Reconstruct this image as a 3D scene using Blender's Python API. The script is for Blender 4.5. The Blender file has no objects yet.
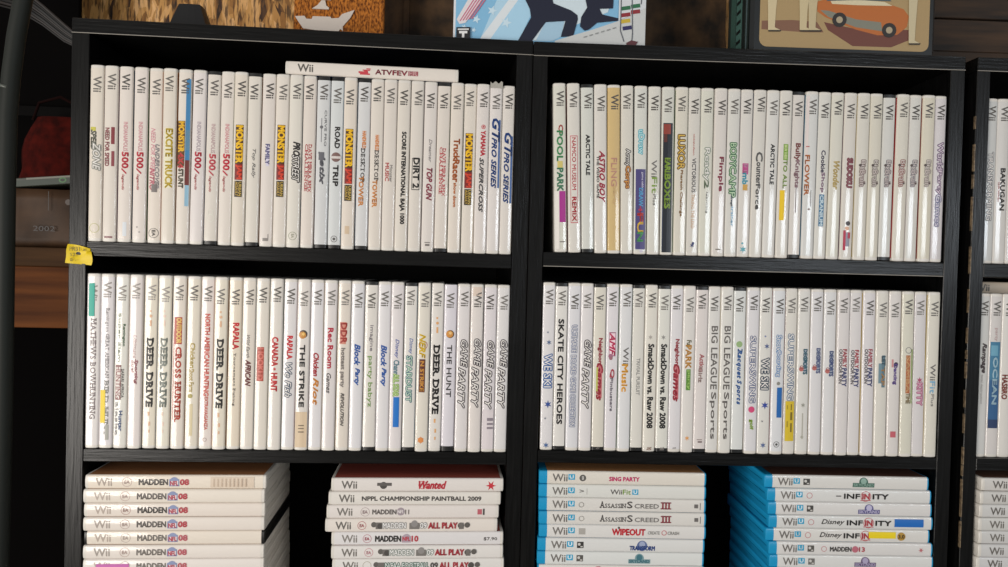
import bpy, bmesh, math, random
from mathutils import Vector, Matrix
random.seed(11)
SC = bpy.context.scene
COL = SC.collection
MM = 0.001
CAM_Z = 1.03                      # eye height above the floor

CASES = {
 'L1': [
  (7.87,7.55,'#dcd3c6',0,'pale green and grey slanted lettering',[('R',66.8,71.1,-5.5,0,'#c2bb4e'),('T','SPEED',70.0,91.6,'#55564a',5.6,-2.2,'bi'),('T','ZONE',84.0,113.1,'#8f8f88',7.4,1,'oi'),('o',175.5,5.2,'#b9b57c',0)]),
  (22.89,22.6,'#dad2c8',0,'dark red lettering in two lines',[('T','NEED FOR SPEED',67.2,108.2,'#85464a',4.4,-3,'b'),('R',66.1,84.5,1,4.6,'#82363c'),('R',92.0,108.2,1.6,4.6,'#8a444a'),('r',183.7,185.8,-4.5,4,'#8f6a6c')]),
  (38.31,38.09,'#dcd3cb',0,'pink thin capitals and red numerals',[('T','INDIANAPOLIS',60.0,91.4,'#c98a92',4.2,0.6,''),('T','500',92.4,109.7,'#b82a3a',6.6,0.4,'b'),('T','/',109.7,116.2,'#b82a3a',5,-0.6,''),('T','legends',116.2,133.5,'#c06a6a',3.2,-1.6,'i'),('r',168.0,183.1,-1,3,'#d6dbe0')]),
  (54.16,53.83,'#ddd4cd',0,'pink thin capitals and bold red numerals',[('T','INDIANAPOLIS',59.3,90.7,'#c98a92',4.2,0.6,''),('T','500',91.8,109.1,'#b82a3a',6.6,0.4,'b'),('T','/',109.1,115.6,'#b82a3a',5,-0.6,''),('T','legends',115.6,132.9,'#c06a6a',3.2,-1.6,'i'),('c',172.9,1,'#a9a09c',-1.5),('c',178.3,1,'#a9a09c',1)]),
  (69.58,69.53,'#ddd3c8',0,'pink and grey slanted lettering,round mark below',[('T','NEED FOR SPEED',65.1,112.8,'#cf8f9a',4.6,-2,'i'),('T','NITRO',108.4,132.3,'#c06a78',5,-2.6,'bi'),('T','UNDERCOVER',82.5,130.1,'#9a9496',4,2.6,'bi'),('R',125.8,134.4,-3,3,'#77706e'),('o',178.8,5.4,'#6d6862',0),('t','EA',175.6,182.1,'#6d6862',3.4,0,'b')]),
  (85.04,84.79,'#dad2c6',0,'yellow and olive block lettering',[('R',64.4,129.5,-4.6,3,'#e0dcc0'),('T','EXCITE TRUCK',65.5,129.5,'#b69a22',7,0.4,'b')]),
  (100.72,99.62,'#dcd4ca',0,'yellow and red lettering,blue strip along one edge',[('R',10.5,98.5,1.6,6.4,'#3f7fae'),('R',65.9,87.6,1.6,6.4,'#5a84a0'),('R',98.5,125.7,1.8,6.4,'#6a2f2c'),('R',125.7,148.5,2.2,6.4,'#8fb6cc'),('R',56.1,105.0,-6.4,1,'#5a3a10'),('T','MONSTER',57.2,89.8,'#e8b41f',6,-2.6,'b'),('T','4X4',90.9,107.2,'#c23a3a',6,-2.6,'b'),('T','STUNT',108.3,128.9,'#4a4432',5,-2.4,'b')]),
  (116.34,114.59,'#dcd5d2',0,'grey thin capitals and large red numerals',[('T','INDIANAPOLIS',56.5,88.1,'#a79aa2',4.2,0.6,''),('T','500',89.2,106.6,'#b02438',6.6,0.4,'b'),('T','/',106.6,113.1,'#b02438',5,-0.6,''),('T','legends',113.1,130.5,'#c06a6a',3.2,-1.6,'i')]),
  (131.57,129.62,'#d8d1c8',1,'pinkish capitals and faded red numerals',[('T','INDIANAPOLIS',58.0,89.6,'#b79a9c',4.2,0.6,''),('T','500',90.7,108.2,'#c04a54',6.6,0.4,'b'),('T','/',108.2,114.7,'#c04a54',5,-0.6,''),('T','legends',114.7,132.1,'#c06a6a',3.2,-1.6,'i'),('o',160.5,4,'#d9d8cc',0),('o',153.9,3,'#d9d8cc',0)]),
  (146.41,144.79,'#dcd4cb',0,'rose capitals and bright red numerals',[('T','INDIANAPOLIS',57.4,89.0,'#cf8a90',4.2,0.6,''),('T','500',90.1,107.6,'#c4283a',6.6,0.4,'b'),('T','/',107.6,114.1,'#c4283a',5,-0.6,''),('T','legends',114.1,131.6,'#c06a6a',3.2,-1.6,'i')]),
  (160.91,159.58,'#dad1c4',0,'yellow,red and black lettering on brown',[('R',57.8,100.4,-4.6,3.9,'#4a2c10'),('T','MONSTER',58.9,99.3,'#f2bf1d',7.2,-0.2,'b'),('R',100.4,117.9,-4.6,3.9,'#7a1b14'),('T','JAM',101.5,116.8,'#d8452c',6.6,-0.4,'b'),('R',119.0,136.5,-4.4,3.6,'#2c2412'),('T','URBAN',120.1,135.4,'#d3b45a',3.0,1.5,''),('T','ASSAULT',120.1,135.4,'#c9a64a',3.0,-2.1,'')]),
  (175.41,174.25,'#d8d2c8',1,'thin grey handwritten lettering',[('T','Top Rally',83.4,115.1,'#6b6a68',4.2,0.6,'i')]),
  (190.5,189.4,'#dad2cb',0,'small faded violet lettering',[('R',77.3,101.4,-1.5,2,'#cfcadb'),('T','FAMILY',77.3,99.2,'#5d5a86',4.4,0,'b'),('r',180.3,183.6,-3,3,'#8a8580'),('r',175.9,182.5,2.4,3.2,'#8a8580')]),
  (205.52,204.38,'#dcd4ca',0,'yellow,red and brown lettering',[('R',55.8,98.6,-4.6,3.9,'#4a2c10'),('T','MONSTER',56.9,97.5,'#f2bf1d',7.2,-0.2,'b'),('R',98.6,116.1,-4.6,3.9,'#7a1b14'),('T','JAM',99.7,115.0,'#d8452c',6.6,-0.4,'b'),('R',117.2,134.8,-4.4,3.6,'#2c2412'),('T','URBAN',118.3,133.7,'#d3b45a',3.0,1.5,''),('T','ASSAULT',118.3,133.7,'#c9a64a',3.0,-2.1,'')]),
  (220.27,219.18,'#dad5cb',0,'black slanted outlined lettering',[('T','PRO',73.8,89.2,'#33302e',7,2,'bi'),('T','STREET',88.1,117.8,'#33302e',7.4,1.5,'oi'),('o',177.1,4.6,'#9a9a84',0),('t','EA',174.9,179.3,'#9a9a84',3,0,'')]),
  (234.95,234.13,'#dad1c8',0,'two lines of red capitals',[('T','DAVE MIRRA BMX',75.4,128.2,'#b33038',3.6,1.8,'s'),('T','CHALLENGE',75.4,127.1,'#b33038',3.2,-2.2,'s')]),
  (250.06,249.46,'#cfd0d0',1,'spaced grey letters and a grey bird emblem',[('T','CURVE PRO',37.3,76.9,'#6a6a6c',2.4,2.8,''),('R',46.1,72.5,-1.9,-1.2,'#75757a'),('C',56.0,1.8,'#66666a',-1.6),('T','Jetix',83.5,118.8,'#5d5d64',7,-0.5,'bi'),('R',83.5,92.4,-4,2,'#63636a')]),
  (265.1,264.39,'#cfd2d2',1,'black capitals around a round brown badge',[('T','ROAD',55.3,78.5,'#2e2c2b',5.4,1,'b'),('C',88.4,5.3,'#7a5f5a',0),('R',87.3,90.0,-5.6,5.6,'#cfc8c4'),('o',178.9,3.6,'#5e5a58',0),('c',178.9,1.6,'#5e5a58',0),('T','TRIP',97.3,120.4,'#2e2c2b',5.4,0,'b')]),
  (279.8,279.26,'#dcd2c6',0,'yellow and red lettering with a tan stain',[('R',56.9,100.0,-4.6,3.9,'#4a2c10'),('T','MONSTER',58.0,98.9,'#f2bf1d',7.2,-0.2,'b'),('R',100.0,117.6,-4.6,3.9,'#7a1b14'),('T','JAM',101.1,116.5,'#d8452c',6.6,-0.4,'b'),('R',118.8,136.4,-4.4,3.6,'#2c2412'),('T','URBAN',119.9,135.3,'#d3b45a',3.0,1.5,''),('T','ASSAULT',119.9,135.3,'#c9a64a',3.0,-2.1,''),('r',164.1,172.9,-3,2,'#cdb79c')]),
  (294.6,294.22,'#d2d2d2',1,'orange and black small capitals,bluish spine',[('T','HANDHELD',58.4,77.2,'#d88a50',4,1,'b'),('T','DESKTOP',77.2,114.9,'#3a3836',4.4,0,'s'),('T','TOWER',108.2,141.4,'#d28a4a',5,-1.2,'b')]),
  (309.33,309.23,'#dad2c8',0,'orange and black small capitals,creamy spine',[('T','HANDHELD',62.2,78.8,'#d88a50',4,0.6,'b'),('T','DESKTOP',78.8,113.2,'#3a3836',4.4,0.4,'s'),('T','TOWER',112.1,142.0,'#d28a4a',5,-1,'b')]),
  (324.05,324.02,'#d9d1c8',0,'small faded red and grey stacked words',[('T','MUSIC',92.6,112.6,'#b85a58',4,-2.4,'b'),('T','Monster',94.8,113.7,'#7d7876',3.2,2,'')]),
  (339.03,338.52,'#d9d2c8',0,'long line of black condensed capitals',[('T','SCORE INTERNATIONAL BAJA 1000',57.6,159.8,'#262422',5.8,0.3,'b')]),
  (353.89,353.34,'#d8d1c8',0,'black hand-drawn capitals in a box',[('R',85.9,121.5,-4.4,4.4,'#3a3735'),('R',86.7,120.6,-3.7,3.7,'#d8d1c8'),('T','DIRT 2',85.9,119.2,'#2a2826',6.4,0.4,'b')]),
  (368.8,368.24,'#dad3cd',0,'grey thin words and dark red slanted lettering',[('T','Dreamer',64.1,89.7,'#8e8888',3.4,0.8,'i'),('T','TOP GUN',96.4,132.0,'#8a3c4c',6,0.4,'bi'),('r',178.8,180.0,-3,3,'#8a8480'),('r',181.1,183.3,-2.5,2.5,'#77716e')]),
  (383.68,383.07,'#d9d1c8',1,'two lines of pale red capitals',[('T','DAVE MIRRA BMX',73.5,127.0,'#c04048',3.4,1.6,'s'),('T','CHALLENGE',72.3,124.8,'#c04048',3,-2,'s')]),
  (398.62,398.06,'#dcd3c8',0,'orange-brown western style lettering',[('T','Truck',62.8,86.2,'#a3521a',6.6,0.4,'b'),('T','Racer',86.2,110.8,'#a3521a',7,0.2,'b'),('T','show down',111.9,138.8,'#c0661e',3.2,-0.4,'b')]),
  (413.15,412.92,'#dbd3c8',0,'bright yellow and red lettering near the shelf end',[('R',55.4,99.0,-4.6,3.9,'#4a2c10'),('T','MONSTER',56.5,97.9,'#f2bf1d',7.2,-0.2,'b'),('R',99.0,117.0,-4.6,3.9,'#7a1b14'),('T','JAM',100.2,115.8,'#d8452c',6.6,-0.4,'b'),('R',118.1,136.0,-4.4,3.6,'#2c2412'),('T','URBAN',119.2,134.9,'#d3b45a',3.0,1.5,''),('T','ASSAULT',119.2,134.9,'#c9a64a',3.0,-2.1,'')]),
  (427.65,427.65,'#dad3ce',0,'red emblem,red capitals and grey bold lettering',[('O',48.0,2.4,'#c22c3c',0.8),('S',48.0,1.8,'#c22c3c',0.8),('T','YAMAHA',52.5,80.5,'#c22c3c',5,0.8,'b'),('T','SUPERCROSS',82.8,143.3,'#4e4c4e',4.4,-0.4,'bi')]),
  (442.15,442.15,'#dcd6d2',0,'large blue slanted lettering,torn clear wrap',[('R',39.5,115.8,3.6,5.6,'#3a5e98'),('T','GT',38.4,64.2,'#20407c',8.4,0.6,'bi'),('T','PRO SERIES',59.7,115.8,'#20407c',5.4,-1,'bi')]),
  (456.65,456.65,'#d9d3cc',0,'large blue slanted lettering,blue edge stripe',[('R',56.8,132.1,3.4,5.6,'#3a5e98'),('T','GT',53.4,79.3,'#20407c',8.4,0.6,'bi'),('T','PRO SERIES',74.8,132.1,'#20407c',5.4,-1,'bi')]),
 ],
 'R1': [
  (13.69,20.46,'#d5d3c8',0,'green lettering,purple sticker and white price label',[('T','O',46.9,55.9,'#b05048',5,1.2,'b'),('T','POOL',53.7,87.5,'#3f8a56',6.6,0,'b'),('R',87.5,95.4,-3,3,'#cfc070'),('T','PARK',95.4,121.3,'#3f7a5a',6.6,0,'b'),('K',121.3,186.5,-6.9,-1.3,'#e4dfd8','white paper label'),('K',121.3,156.2,-1.2,5.8,'#a5308a','purple sticker'),('r',177.7,178.8,-3,5,'#77706c')]),
  (29.46,36.07,'#d6d2ca',0,'red capitals inside a thin red frame',[('R',58.8,156.9,-4.2,4.2,'#c05860'),('R',59.7,156.0,-3.6,3.6,'#d6d2ca'),('T','NAMCO MUSEUM',61.1,119.7,'#b3303c',4.4,0,''),('T','REMIX',127.6,154.7,'#b3303c',4.6,0,'b')]),
  (45.13,51.24,'#d0d1ca',1,'plain black capitals,pale grey spine',[('T','ARCTIC TALE',57.2,102.4,'#1c1b1a',4.4,0.6,'b')]),
  (60.53,66.08,'#d6d2cb',0,'dark red slanted capitals over small black words',[('T','ASTRO BOY',74.9,132.4,'#a3283c',6,1.6,'bi'),('T','THE VIDEO GAME',80.5,127.9,'#4a4646',2.6,-3.2,'b')]),
  (75.84,81.0,'#cdb27c',0,'yellowed tan spine and faded pink lettering',[('T','FLiNG',82.3,113.9,'#b98878',6.6,0,''),('T','party',113.9,135.4,'#c9a878',4,0,'')]),
  (91.27,95.87,'#d4d0c6',0,'black outlined lettering with orange letters',[('T','Army',71.7,90.9,'#2f2a2a',6.4,0.6,'o'),('T','Corps',90.9,115.8,'#7a4a2a',6.6,0.4,'o','#d99a4a')]),
  (107.07,110.93,'#d3d3cc',0,'pale blue letters above a violet band',[('T','uDraw',49.8,76.9,'#58a8b8',6,0.6,'o','#bfe0e2'),('R',93.9,184.3,-5.6,5.6,'#4a4478'),('T','game tablet',97.2,117.6,'#d8d4ea',2.6,2,''),('T','DRAW',115.3,135.7,'#58a0d0',4.4,0.6,'b'),('T','+',135.7,143.6,'#d04a6a',4,0,'b'),('T','F',143.6,152.6,'#c03a3a',6.4,0,'b'),('T','U',153.8,165.1,'#d8b040',6.4,0,'b'),('T','N',165.1,175.2,'#4a9a58',6.4,0,'b'),('t','P',180.9,187.7,'#e0dcec',6,0,'b')]),
  (122.94,126.23,'#d4d2c9',0,'thin grey letters and green word',[('T','Wii',83.2,102.5,'#757370',6,0,''),('T','Fit',102.5,120.5,'#7d9c40',6,0.6,''),('T','Plus',121.7,134.1,'#757370',3.4,0.6,'')]),
  (138.66,141.38,'#cfcfc6',0,'dark picture spine with green angular lettering',[('R',40.9,186.9,-5.6,5.2,'#1d222b'),('R',42.1,53.4,-5.2,3,'#8c3b30'),('R',53.4,62.4,-4.6,-1,'#5a2c28'),('T','EARL',80.5,98.6,'#7f9d34',6,0,'b'),('T','BOXES',98.6,137.1,'#7f9d34',6.4,0,'b'),('R',137.1,184.6,-5.6,-5,'#2b3c66')]),
  (154.11,156.21,'#d5d0c3',0,'gold outlined capitals and brown small words',[('T','LUXOR',54.1,92.5,'#6a5220',7.6,0,'o','#d9b24c'),('T','Pharaoh Challenge',93.7,145.7,'#8a6432',3.4,0.4,'b')]),
  (168.88,170.71,'#d4d0c8',0,'small red line,black letters and faded tan words',[('T','nickelodeon',52.5,76.3,'#c05a50',1.8,0,''),('T','VICTORIOUS',79.7,118.2,'#3c3a40',4.4,0.4,''),('T','TAKING THE LEAD',120.4,158.9,'#cfae90',3.6,0,''),('s',178.2,3,'#38406c',0),('c',175.9,1.6,'#38406c',1)]),
  (183.61,185.21,'#d3d2c6',0,'green outlined thin letters and grey small word',[('T','Ready',67.9,104.2,'#8a9486',7,0,'o'),('T','2',104.2,113.2,'#6a7a60',5,0.4,'b'),('T','learning',117.7,141.5,'#8d8c88',3,1,'')]),
  (198.93,199.94,'#d6d0ca',0,'dark red script lettering and small arc mark',[('T','Fimple',77.7,116.2,'#8c2f44',6,1,'b'),('r',181.3,182.6,-3,3,'#7a746e')]),
  (214.27,214.7,'#d4d2cc',0,'green outlined camp lettering with blue words',[('T','BODY',61.4,87.4,'#3a6a48',7,0,'o','#b5ccaa'),('T','CAMP',87.4,122.6,'#3a6a48',7,0,'o','#b5ccaa'),('T','strength',121.4,132.8,'#3c4a5c',3,-0.6,'b'),('T','trainer',132.8,155.4,'#5a9cc0',3,0.6,'')]),
  (229.34,229.42,'#d6d2cc',0,'pink,teal and amber lettering',[('R',83.6,96.1,-3.4,3.4,'#b03f7c'),('T','li',84.7,94.9,'#d890b8',4,0,'b'),('T','mb',94.9,107.4,'#2f93ac',6,0,'b'),('R',107.4,114.2,-2.4,3,'#c79a44'),('s',181.1,4.4,'#5fa6b4',0),('c',174.3,1.2,'#5fa6b4',-1)]),
  (244.48,243.98,'#d5d1c9',0,'grey rounded letters with large initial',[('T','C',70.7,80.9,'#5c5a58',7.4,0.6,'b'),('T','ounter',82.0,107.0,'#4f4d4c',4.6,0,'b'),('T','Force',107.0,135.4,'#4f4d4c',4.6,0,'b')]),
  (259.52,258.85,'#d7d5d0',0,'plain black capitals,bright spine',[('T','ARCTIC TALE',61.2,106.6,'#1c1b1a',4.4,0.6,'b')]),
  (274.34,274.02,'#d6d2ca',0,'lime green capitals and a yellow sticker',[('R',60.7,78.9,-2,3.4,'#6f9a26'),('T','BEEN THERE',61.9,77.8,'#cfe09a',3,0.6,'b'),('T','TO ALL',78.9,110.7,'#7d9a3c',4.4,0.6,'b'),('K',113.0,147.0,-4.6,0.8,'#e8c21e','yellow sticker')]),
  (289.18,288.98,'#d5d0ca',1,'brown fantasy lettering with tail stroke',[('T','Bully',59.2,78.5,'#7a3c36',7,0,'b'),('T','Knights',78.5,109.1,'#8a6a70',6,0,'b'),('R',109.1,137.5,-0.6,0.4,'#8d8486')]),
  (304.21,303.72,'#d3d3d0',0,'shifted blank paper,orange letters at edge',[('R',5.3,100.8,-6.8,-3.6,'#dcd0cc'),('T','FLOWER',72.4,117.8,'#b86a34',5,-3.8,'b'),('R',62.1,63.3,-6,-2,'#b86a6a'),('R',112.1,130.3,1,1.8,'#77706c'),('C',133.7,1.2,'#7a6a62',-0.4)]),
  (319.48,318.47,'#d5d3cc',0,'dark violet letters above a blue boxed word',[('T','Cookie',66.3,91.3,'#4c4658',4.6,0,'b'),('T','Shop',91.3,114.0,'#8a6a80',4.6,0,'b'),('R',116.3,152.6,-3,2.6,'#3d6f92'),('T','CRANIUM',117.4,151.5,'#cfe2ea',3.8,-0.2,'b')]),
  (334.72,333.59,'#d5d2c6',0,'faded gold slanted lettering',[('T','Wonder',78.3,110.2,'#b39a58',6.6,0.6,'bi')]),
  (349.79,348.95,'#d5d0c8',0,'dark red outlined lettering and tiny painted figure',[('T','SUDOKU',74.5,107.5,'#6c2630',6,0.8,'o','#8a5058'),('C',148.4,2.6,'#3a3030',1),('C',154.1,2.3,'#d9a98c',0),('R',158.6,174.6,-2.6,3.2,'#8a8a9a'),('R',156.4,179.1,-4,-1.2,'#b02c48'),('R',158.6,165.5,1,3.8,'#b02c48')]),
  (364.53,364.05,'#d4d0c6',0,'cluster of small dark brown icons',[('T','Big',76.3,87.7,'#7c6a66',6.2,0.4,'o','#cfc6c0'),('C',82.0,1.6,'#4a3c38',-2.6),('T','Brain',87.7,105.9,'#7c6a66',6.2,0.2,'o','#c4b6b0'),('C',102.5,1.3,'#5a4a48',2.6)]),
  (379.35,379.09,'#d3cec0',0,'cluster of small grey-brown icons',[('T','Big',75.9,87.3,'#7a726a',6.2,0.4,'o','#cfc6c0'),('C',81.6,1.6,'#4a3c38',-2.6),('T','Brain',87.3,105.5,'#7a726a',6.2,0.2,'o','#c4b6b0'),('C',102.1,1.3,'#5a4a48',2.6)]),
  (394.65,394.22,'#d0cfca',1,'dark icon cluster,red sliver beside it',[('T','Big',75.5,86.8,'#6a6266',6.2,0.4,'o','#cfc6c0'),('C',81.1,1.6,'#4a3c38',-2.6),('T','Brain',86.8,105.1,'#6a6266',6.2,0.2,'o','#c4b6b0'),('C',101.6,1.3,'#5a4a48',2.6)]),
  (410.08,409.35,'#d5d0c4',0,'reddish-brown icon cluster',[('T','Big',75.0,86.4,'#8a5a50',6.2,0.4,'o','#cfc6c0'),('C',80.7,1.6,'#4a3c38',-2.6),('T','Brain',86.4,104.6,'#8a5a50',6.2,0.2,'o','#c4b6b0'),('C',101.2,1.3,'#5a4a48',2.6)]),
  (425.11,424.51,'#d3d1cb',0,'grey icon cluster,whitish spine',[('T','Big',74.6,86.0,'#6f6a70',6.2,0.4,'o','#cfc6c0'),('C',80.3,1.6,'#4a3c38',-2.6),('T','Brain',86.0,104.2,'#6f6a70',6.2,0.2,'o','#c4b6b0'),('C',100.8,1.3,'#5a4a48',2.6)]),
  (439.87,439.68,'#d4cebd',0,'pale icon cluster on a creamy spine',[('T','Big',74.2,85.5,'#8a827a',6.2,0.4,'o','#cfc6c0'),('C',79.9,1.6,'#4a3c38',-2.6),('T','Brain',85.5,103.8,'#8a827a',6.2,0.2,'o','#c4b6b0'),('C',100.4,1.3,'#5a4a48',2.6)]),
  (454.59,454.75,'#d2cdce',0,'violet-grey outlined rounded lettering',[('T','World',53.2,84.0,'#5f4a68',6.4,1,'o','#d8c8d4'),('T','Party',85.1,112.5,'#6f5a74',6,0.6,'o','#d8c8d4'),('T','Games',112.5,149.0,'#6a6a8a',6,0.4,'o','#d2ccd8')]),
 ],
 'L2': [
  (7.55,7.55,'#e2ddda',0,'teal sticker over outlined grey serif capitals',[('T','MATHEWS BOWHUNTING',48.6,158.0,'#85797a',5.8,0.8,'s'),('K',10.6,46.4,-4.4,1.6,'#23a592','teal sticker')]),
  (22.24,22.05,'#dcd7d8',0,'long grey serif words and a yellow sticker',[('T','Remington GREAT AMERICAN',37.3,113.3,'#8a8688',5,0.4,'s'),('T','BIRD HUNT',115.5,176.2,'#8a8a86',4.4,0.8,'s'),('K',126.3,162.1,-5.4,-0.2,'#e6c922','yellow sticker'),('R',164.3,180.6,0,3.6,'#a8a8a0')]),
  (37.74,36.9,'#dcdad2',0,'green small word over a red framed word',[('T','Remington',54.3,78.2,'#4c6a4c',3,2.8,'b'),('T','Super Slam',42.4,95.6,'#97a08a',3.4,-2,''),('R',98.9,136.9,-5,0.8,'#7a4a48'),('R',100.0,135.8,-4.4,0.2,'#d9d2cc'),('T','HUNTING',100.0,135.8,'#8a4a48',5,-2.2,''),('T','SAFARI AFRICA',103.2,134.7,'#55504e',2.8,2.4,''),('T','Hunter',148.9,170.6,'#4a5f8a',3.6,1,'b'),('T','alaska',139.1,176.0,'#a09a98',3,-3,'')]),
  (53.18,52.3,'#ded6d2',0,'pale pink script and dark rose small word',[('T','Ultimate',65.9,91.0,'#c9a9a6',3.6,0,'i'),('T','Sporting',92.1,119.3,'#a5656c',4,1.4,'bi'),('T','duel',93.2,106.2,'#b98a8a',3,-2,'')]),
  (68.13,67.47,'#e0d8c8',0,'black weathered serif capitals,cream spine',[('R',38.4,40.5,-1,1,'#d9ae8c'),('C',44.9,1.6,'#d9ae8c',0.4),('R',49.3,55.8,-0.6,1.4,'#d9ae8c'),('T','DEER DRIVE',68.9,144.1,'#3c3a38',6.8,0.2,'bs'),('r',149.5,153.9,-1,1,'#d9ae8c'),('r',160.4,164.8,0,1.8,'#d9ae8c'),('r',169.2,172.4,0,1.4,'#d9ae8c')]),
  (83.35,82.69,'#e2dccd',0,'grey-green faded serif capitals',[('R',38.0,40.2,-1,1,'#e6cdbc'),('C',44.5,1.6,'#e6cdbc',0.4),('R',48.9,55.4,-0.6,1.4,'#e6cdbc'),('T','DEER DRIVE',68.5,143.9,'#8a9088',6.8,0.2,'bs'),('r',149.3,153.7,-1,1,'#e6cdbc'),('r',160.2,164.6,0,1.8,'#e6cdbc'),('r',169.0,172.3,0,1.4,'#e6cdbc')]),
  (98.82,98.06,'#dfd6cb',0,'red and yellow ringed words then orange capitals',[('R',45.2,74.8,-4.6,3.6,'#b04a3a'),('T','OUTDOOR',46.3,73.7,'#e4c06a',5,0.4,'b'),('T','CROSS HUNTER',78.0,160.0,'#b5402c',6,0.4,'bs'),('R',59.4,157.9,-5.2,-4.4,'#e0a8a0')]),
  (114.03,113.21,'#ddd5c6',0,'faded gold rustic lettering with olive stains',[('T','Chicken',73.3,100.7,'#b5a05a',5,0,'b'),('T','Shoot Farm',101.8,127.0,'#b9a468',5,-0.6,'b'),('C',131.4,2.6,'#a39650',-1.6),('r',140.1,175.2,-2,1.4,'#d0c29c')]),
  (128.84,128.09,'#e0d6d0',0,'long column of coral red capitals',[('T','NORTH AMERICAN HUNTING',41.2,131.1,'#d0655c',5.2,0.4,'b'),('T','EXTRAVAGANZA',132.2,168.4,'#cf7068',3.6,0.8,'b'),('o',179.4,2.2,'#a08a84',0)]),
  (143.65,143.0,'#e0d8c8',0,'black weathered serif capitals beside coral lettered case',[('R',37.5,39.7,-1,1,'#d9ae8c'),('C',44.1,1.6,'#d9ae8c',0.4),('R',48.5,55.1,-0.6,1.4,'#d9ae8c'),('T','DEER DRIVE',68.3,144.1,'#383634',6.8,0.2,'bs'),('r',149.6,154.0,-1,1,'#d9ae8c'),('r',160.6,165.0,0,1.8,'#d9ae8c'),('r',169.4,172.7,0,1.4,'#d9ae8c')]),
  (158.55,157.96,'#e0d4c2',0,'red block letters then thin grey serif words',[('T','RAPALA',50.4,79.0,'#cc2e36',6.2,1.4,'b'),('T','Tournament Fishing',83.4,141.7,'#6d665f',3.2,0.4,'s')]),
  (173.39,172.86,'#ddd5ca',0,'grey thin words above dark maroon brush word',[('T','Wild Earth',63.2,88.6,'#77716c',3.4,0,'i'),('T','AFRICAN',90.8,119.4,'#6c3232',5.6,0.4,'bi')]),
  (188.39,187.91,'#dcd5ca',0,'brick red letters on a red block',[('R',76.1,113.7,-5,2.6,'#a8402e'),('T','HOOKED',77.2,112.6,'#d9776a',6,-1,'b')]),
  (203.48,202.89,'#dcd6ce',0,'tall red condensed capitals with maple leaf',[('T','CANADA',64.8,96.8,'#c2282e',6.4,-0.4,'b'),('S',100.1,2.2,'#c2282e',-0.4),('T','HUNT',104.6,124.4,'#c2282e',6.4,-0.8,'b')]),
  (218.45,217.7,'#dcd8d8',0,'red block letters above blue hand-drawn word',[('T','RAPALA',63.3,88.8,'#cc2e36',5.8,0.4,'b'),('T','We Fish',93.2,130.8,'#5a6474',6.6,-0.4,'oi')]),
  (233.25,232.66,'#dcd6d0',0,'orange ball,black capitals,tan barcode label',[('C',60.8,4.6,'#4c4440',0.2),('C',61.9,4,'#c2853c',-0.6),('S',60.8,3,'#e8c070',0.2),('T','THE STRIKE',73.0,141.7,'#33302f',5.4,-0.4,'b'),('K',147.2,186.5,-6.4,6.4,'#d5bfa2','tan barcode label'),('R',161.6,162.8,-3,3.2,'#7a6a58'),('R',165.0,166.1,-3,3.2,'#7a6a58'),('R',168.8,170.0,-3,3.2,'#7a6a58')]),
  (247.98,247.56,'#dcd9da',0,'crimson script then orange script',[('T','Chicken',81.5,107.1,'#a8202c',5.6,0,'bi'),('T','Riot',109.3,139.3,'#d58a34',5.6,0.2,'bi')]),
  (262.86,262.5,'#dcd6d4',0,'red rounded letters and black script word',[('T','Rec Room',53.4,97.9,'#c02c44',5.6,0.6,'b'),('T','Games',103.5,125.7,'#3a3232',4.8,-0.4,'i')]),
  (277.79,277.53,'#dcd3c8',0,'red cluster of letters above grey script',[('R',46.4,70.9,-4.4,2.6,'#cf8a78'),('T','DDR',47.5,69.8,'#a83a34',6.6,0,'b'),('T','hottest party',75.4,118.8,'#857d78',5.4,-0.8,'b'),('T','REVOLUTION',125.5,162.2,'#5a5450',3.6,0,'bi')]),
  (292.7,292.51,'#dcdadc',0,'bright blue slanted letters,after a grey script case',[('T','Block',70.6,94.0,'#2a5aa6',6,0.6,'bi'),('T','Party',97.4,116.3,'#2a5aa6',6,0.6,'bi')]),
  (307.61,307.52,'#dcd7d0',1,'thin grey letters then thin green letters',[('T','imagine',49.1,78.1,'#8a8488',4.6,0.6,''),('T','party babyz',83.7,140.6,'#7a9c56',6,0,'')]),
  (322.22,322.35,'#dddadb',0,'bright blue slanted letters,after a green lettered case',[('T','Block',71.1,94.6,'#2a5aa6',6,0.4,'bi'),('T','Party',96.8,116.9,'#2a5aa6',6,0.4,'bi')]),
  (336.87,337.06,'#dcd6d6',0,'violet script,green letters and bright blue sticker',[('T','Disney',64.0,85.3,'#5e6aa8',5,0,'i'),('T','Channel',87.6,107.7,'#5a7f8a',6,0,'b'),('T','ALL STAR',103.2,127.9,'#7ba04a',6,0,'o','#c8dca0'),('K',129.0,162.6,-2.6,4,'#2272c4','blue sticker')]),
  (351.79,351.92,'#dcd8d2',1,'violet script then teal outlined letters',[('T','Disney',62.6,80.5,'#7080b0',5,0.6,'i'),('T','STARDUST',82.8,134.4,'#46707c',6,-0.6,'o','#c4dac0')]),
  (366.75,366.72,'#dcd6ca',0,'yellow word in a red oval above brown capsule',[('O',70.1,5,'#a03a34',-0.4),('T','NERF',57.8,84.7,'#d8b420',6.4,-1,'bi'),('R',85.8,122.9,-4.2,2.6,'#5c2c24'),('T','N STRIKE',88.1,121.8,'#d89a44',4.2,-0.8,'b'),('s',176.8,4.4,'#d07a3c',-0.6),('c',176.8,3.2,'#d88a4c',-0.6)]),
  (381.64,381.38,'#ddd8d2',0,'heavy black serif capitals with orange leaves',[('R',38.3,40.6,-1,1,'#dba46c'),('C',45.1,1.6,'#dba46c',0.4),('R',49.6,56.3,-0.6,1.4,'#dba46c'),('T','DEER DRIVE',69.8,147.4,'#211f1e',6.8,0.2,'bs'),('r',153.0,157.5,-1,1,'#dba46c'),('r',164.3,168.8,0,1.8,'#dba46c'),('r',173.3,176.7,0,1.4,'#dba46c')]),
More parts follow.
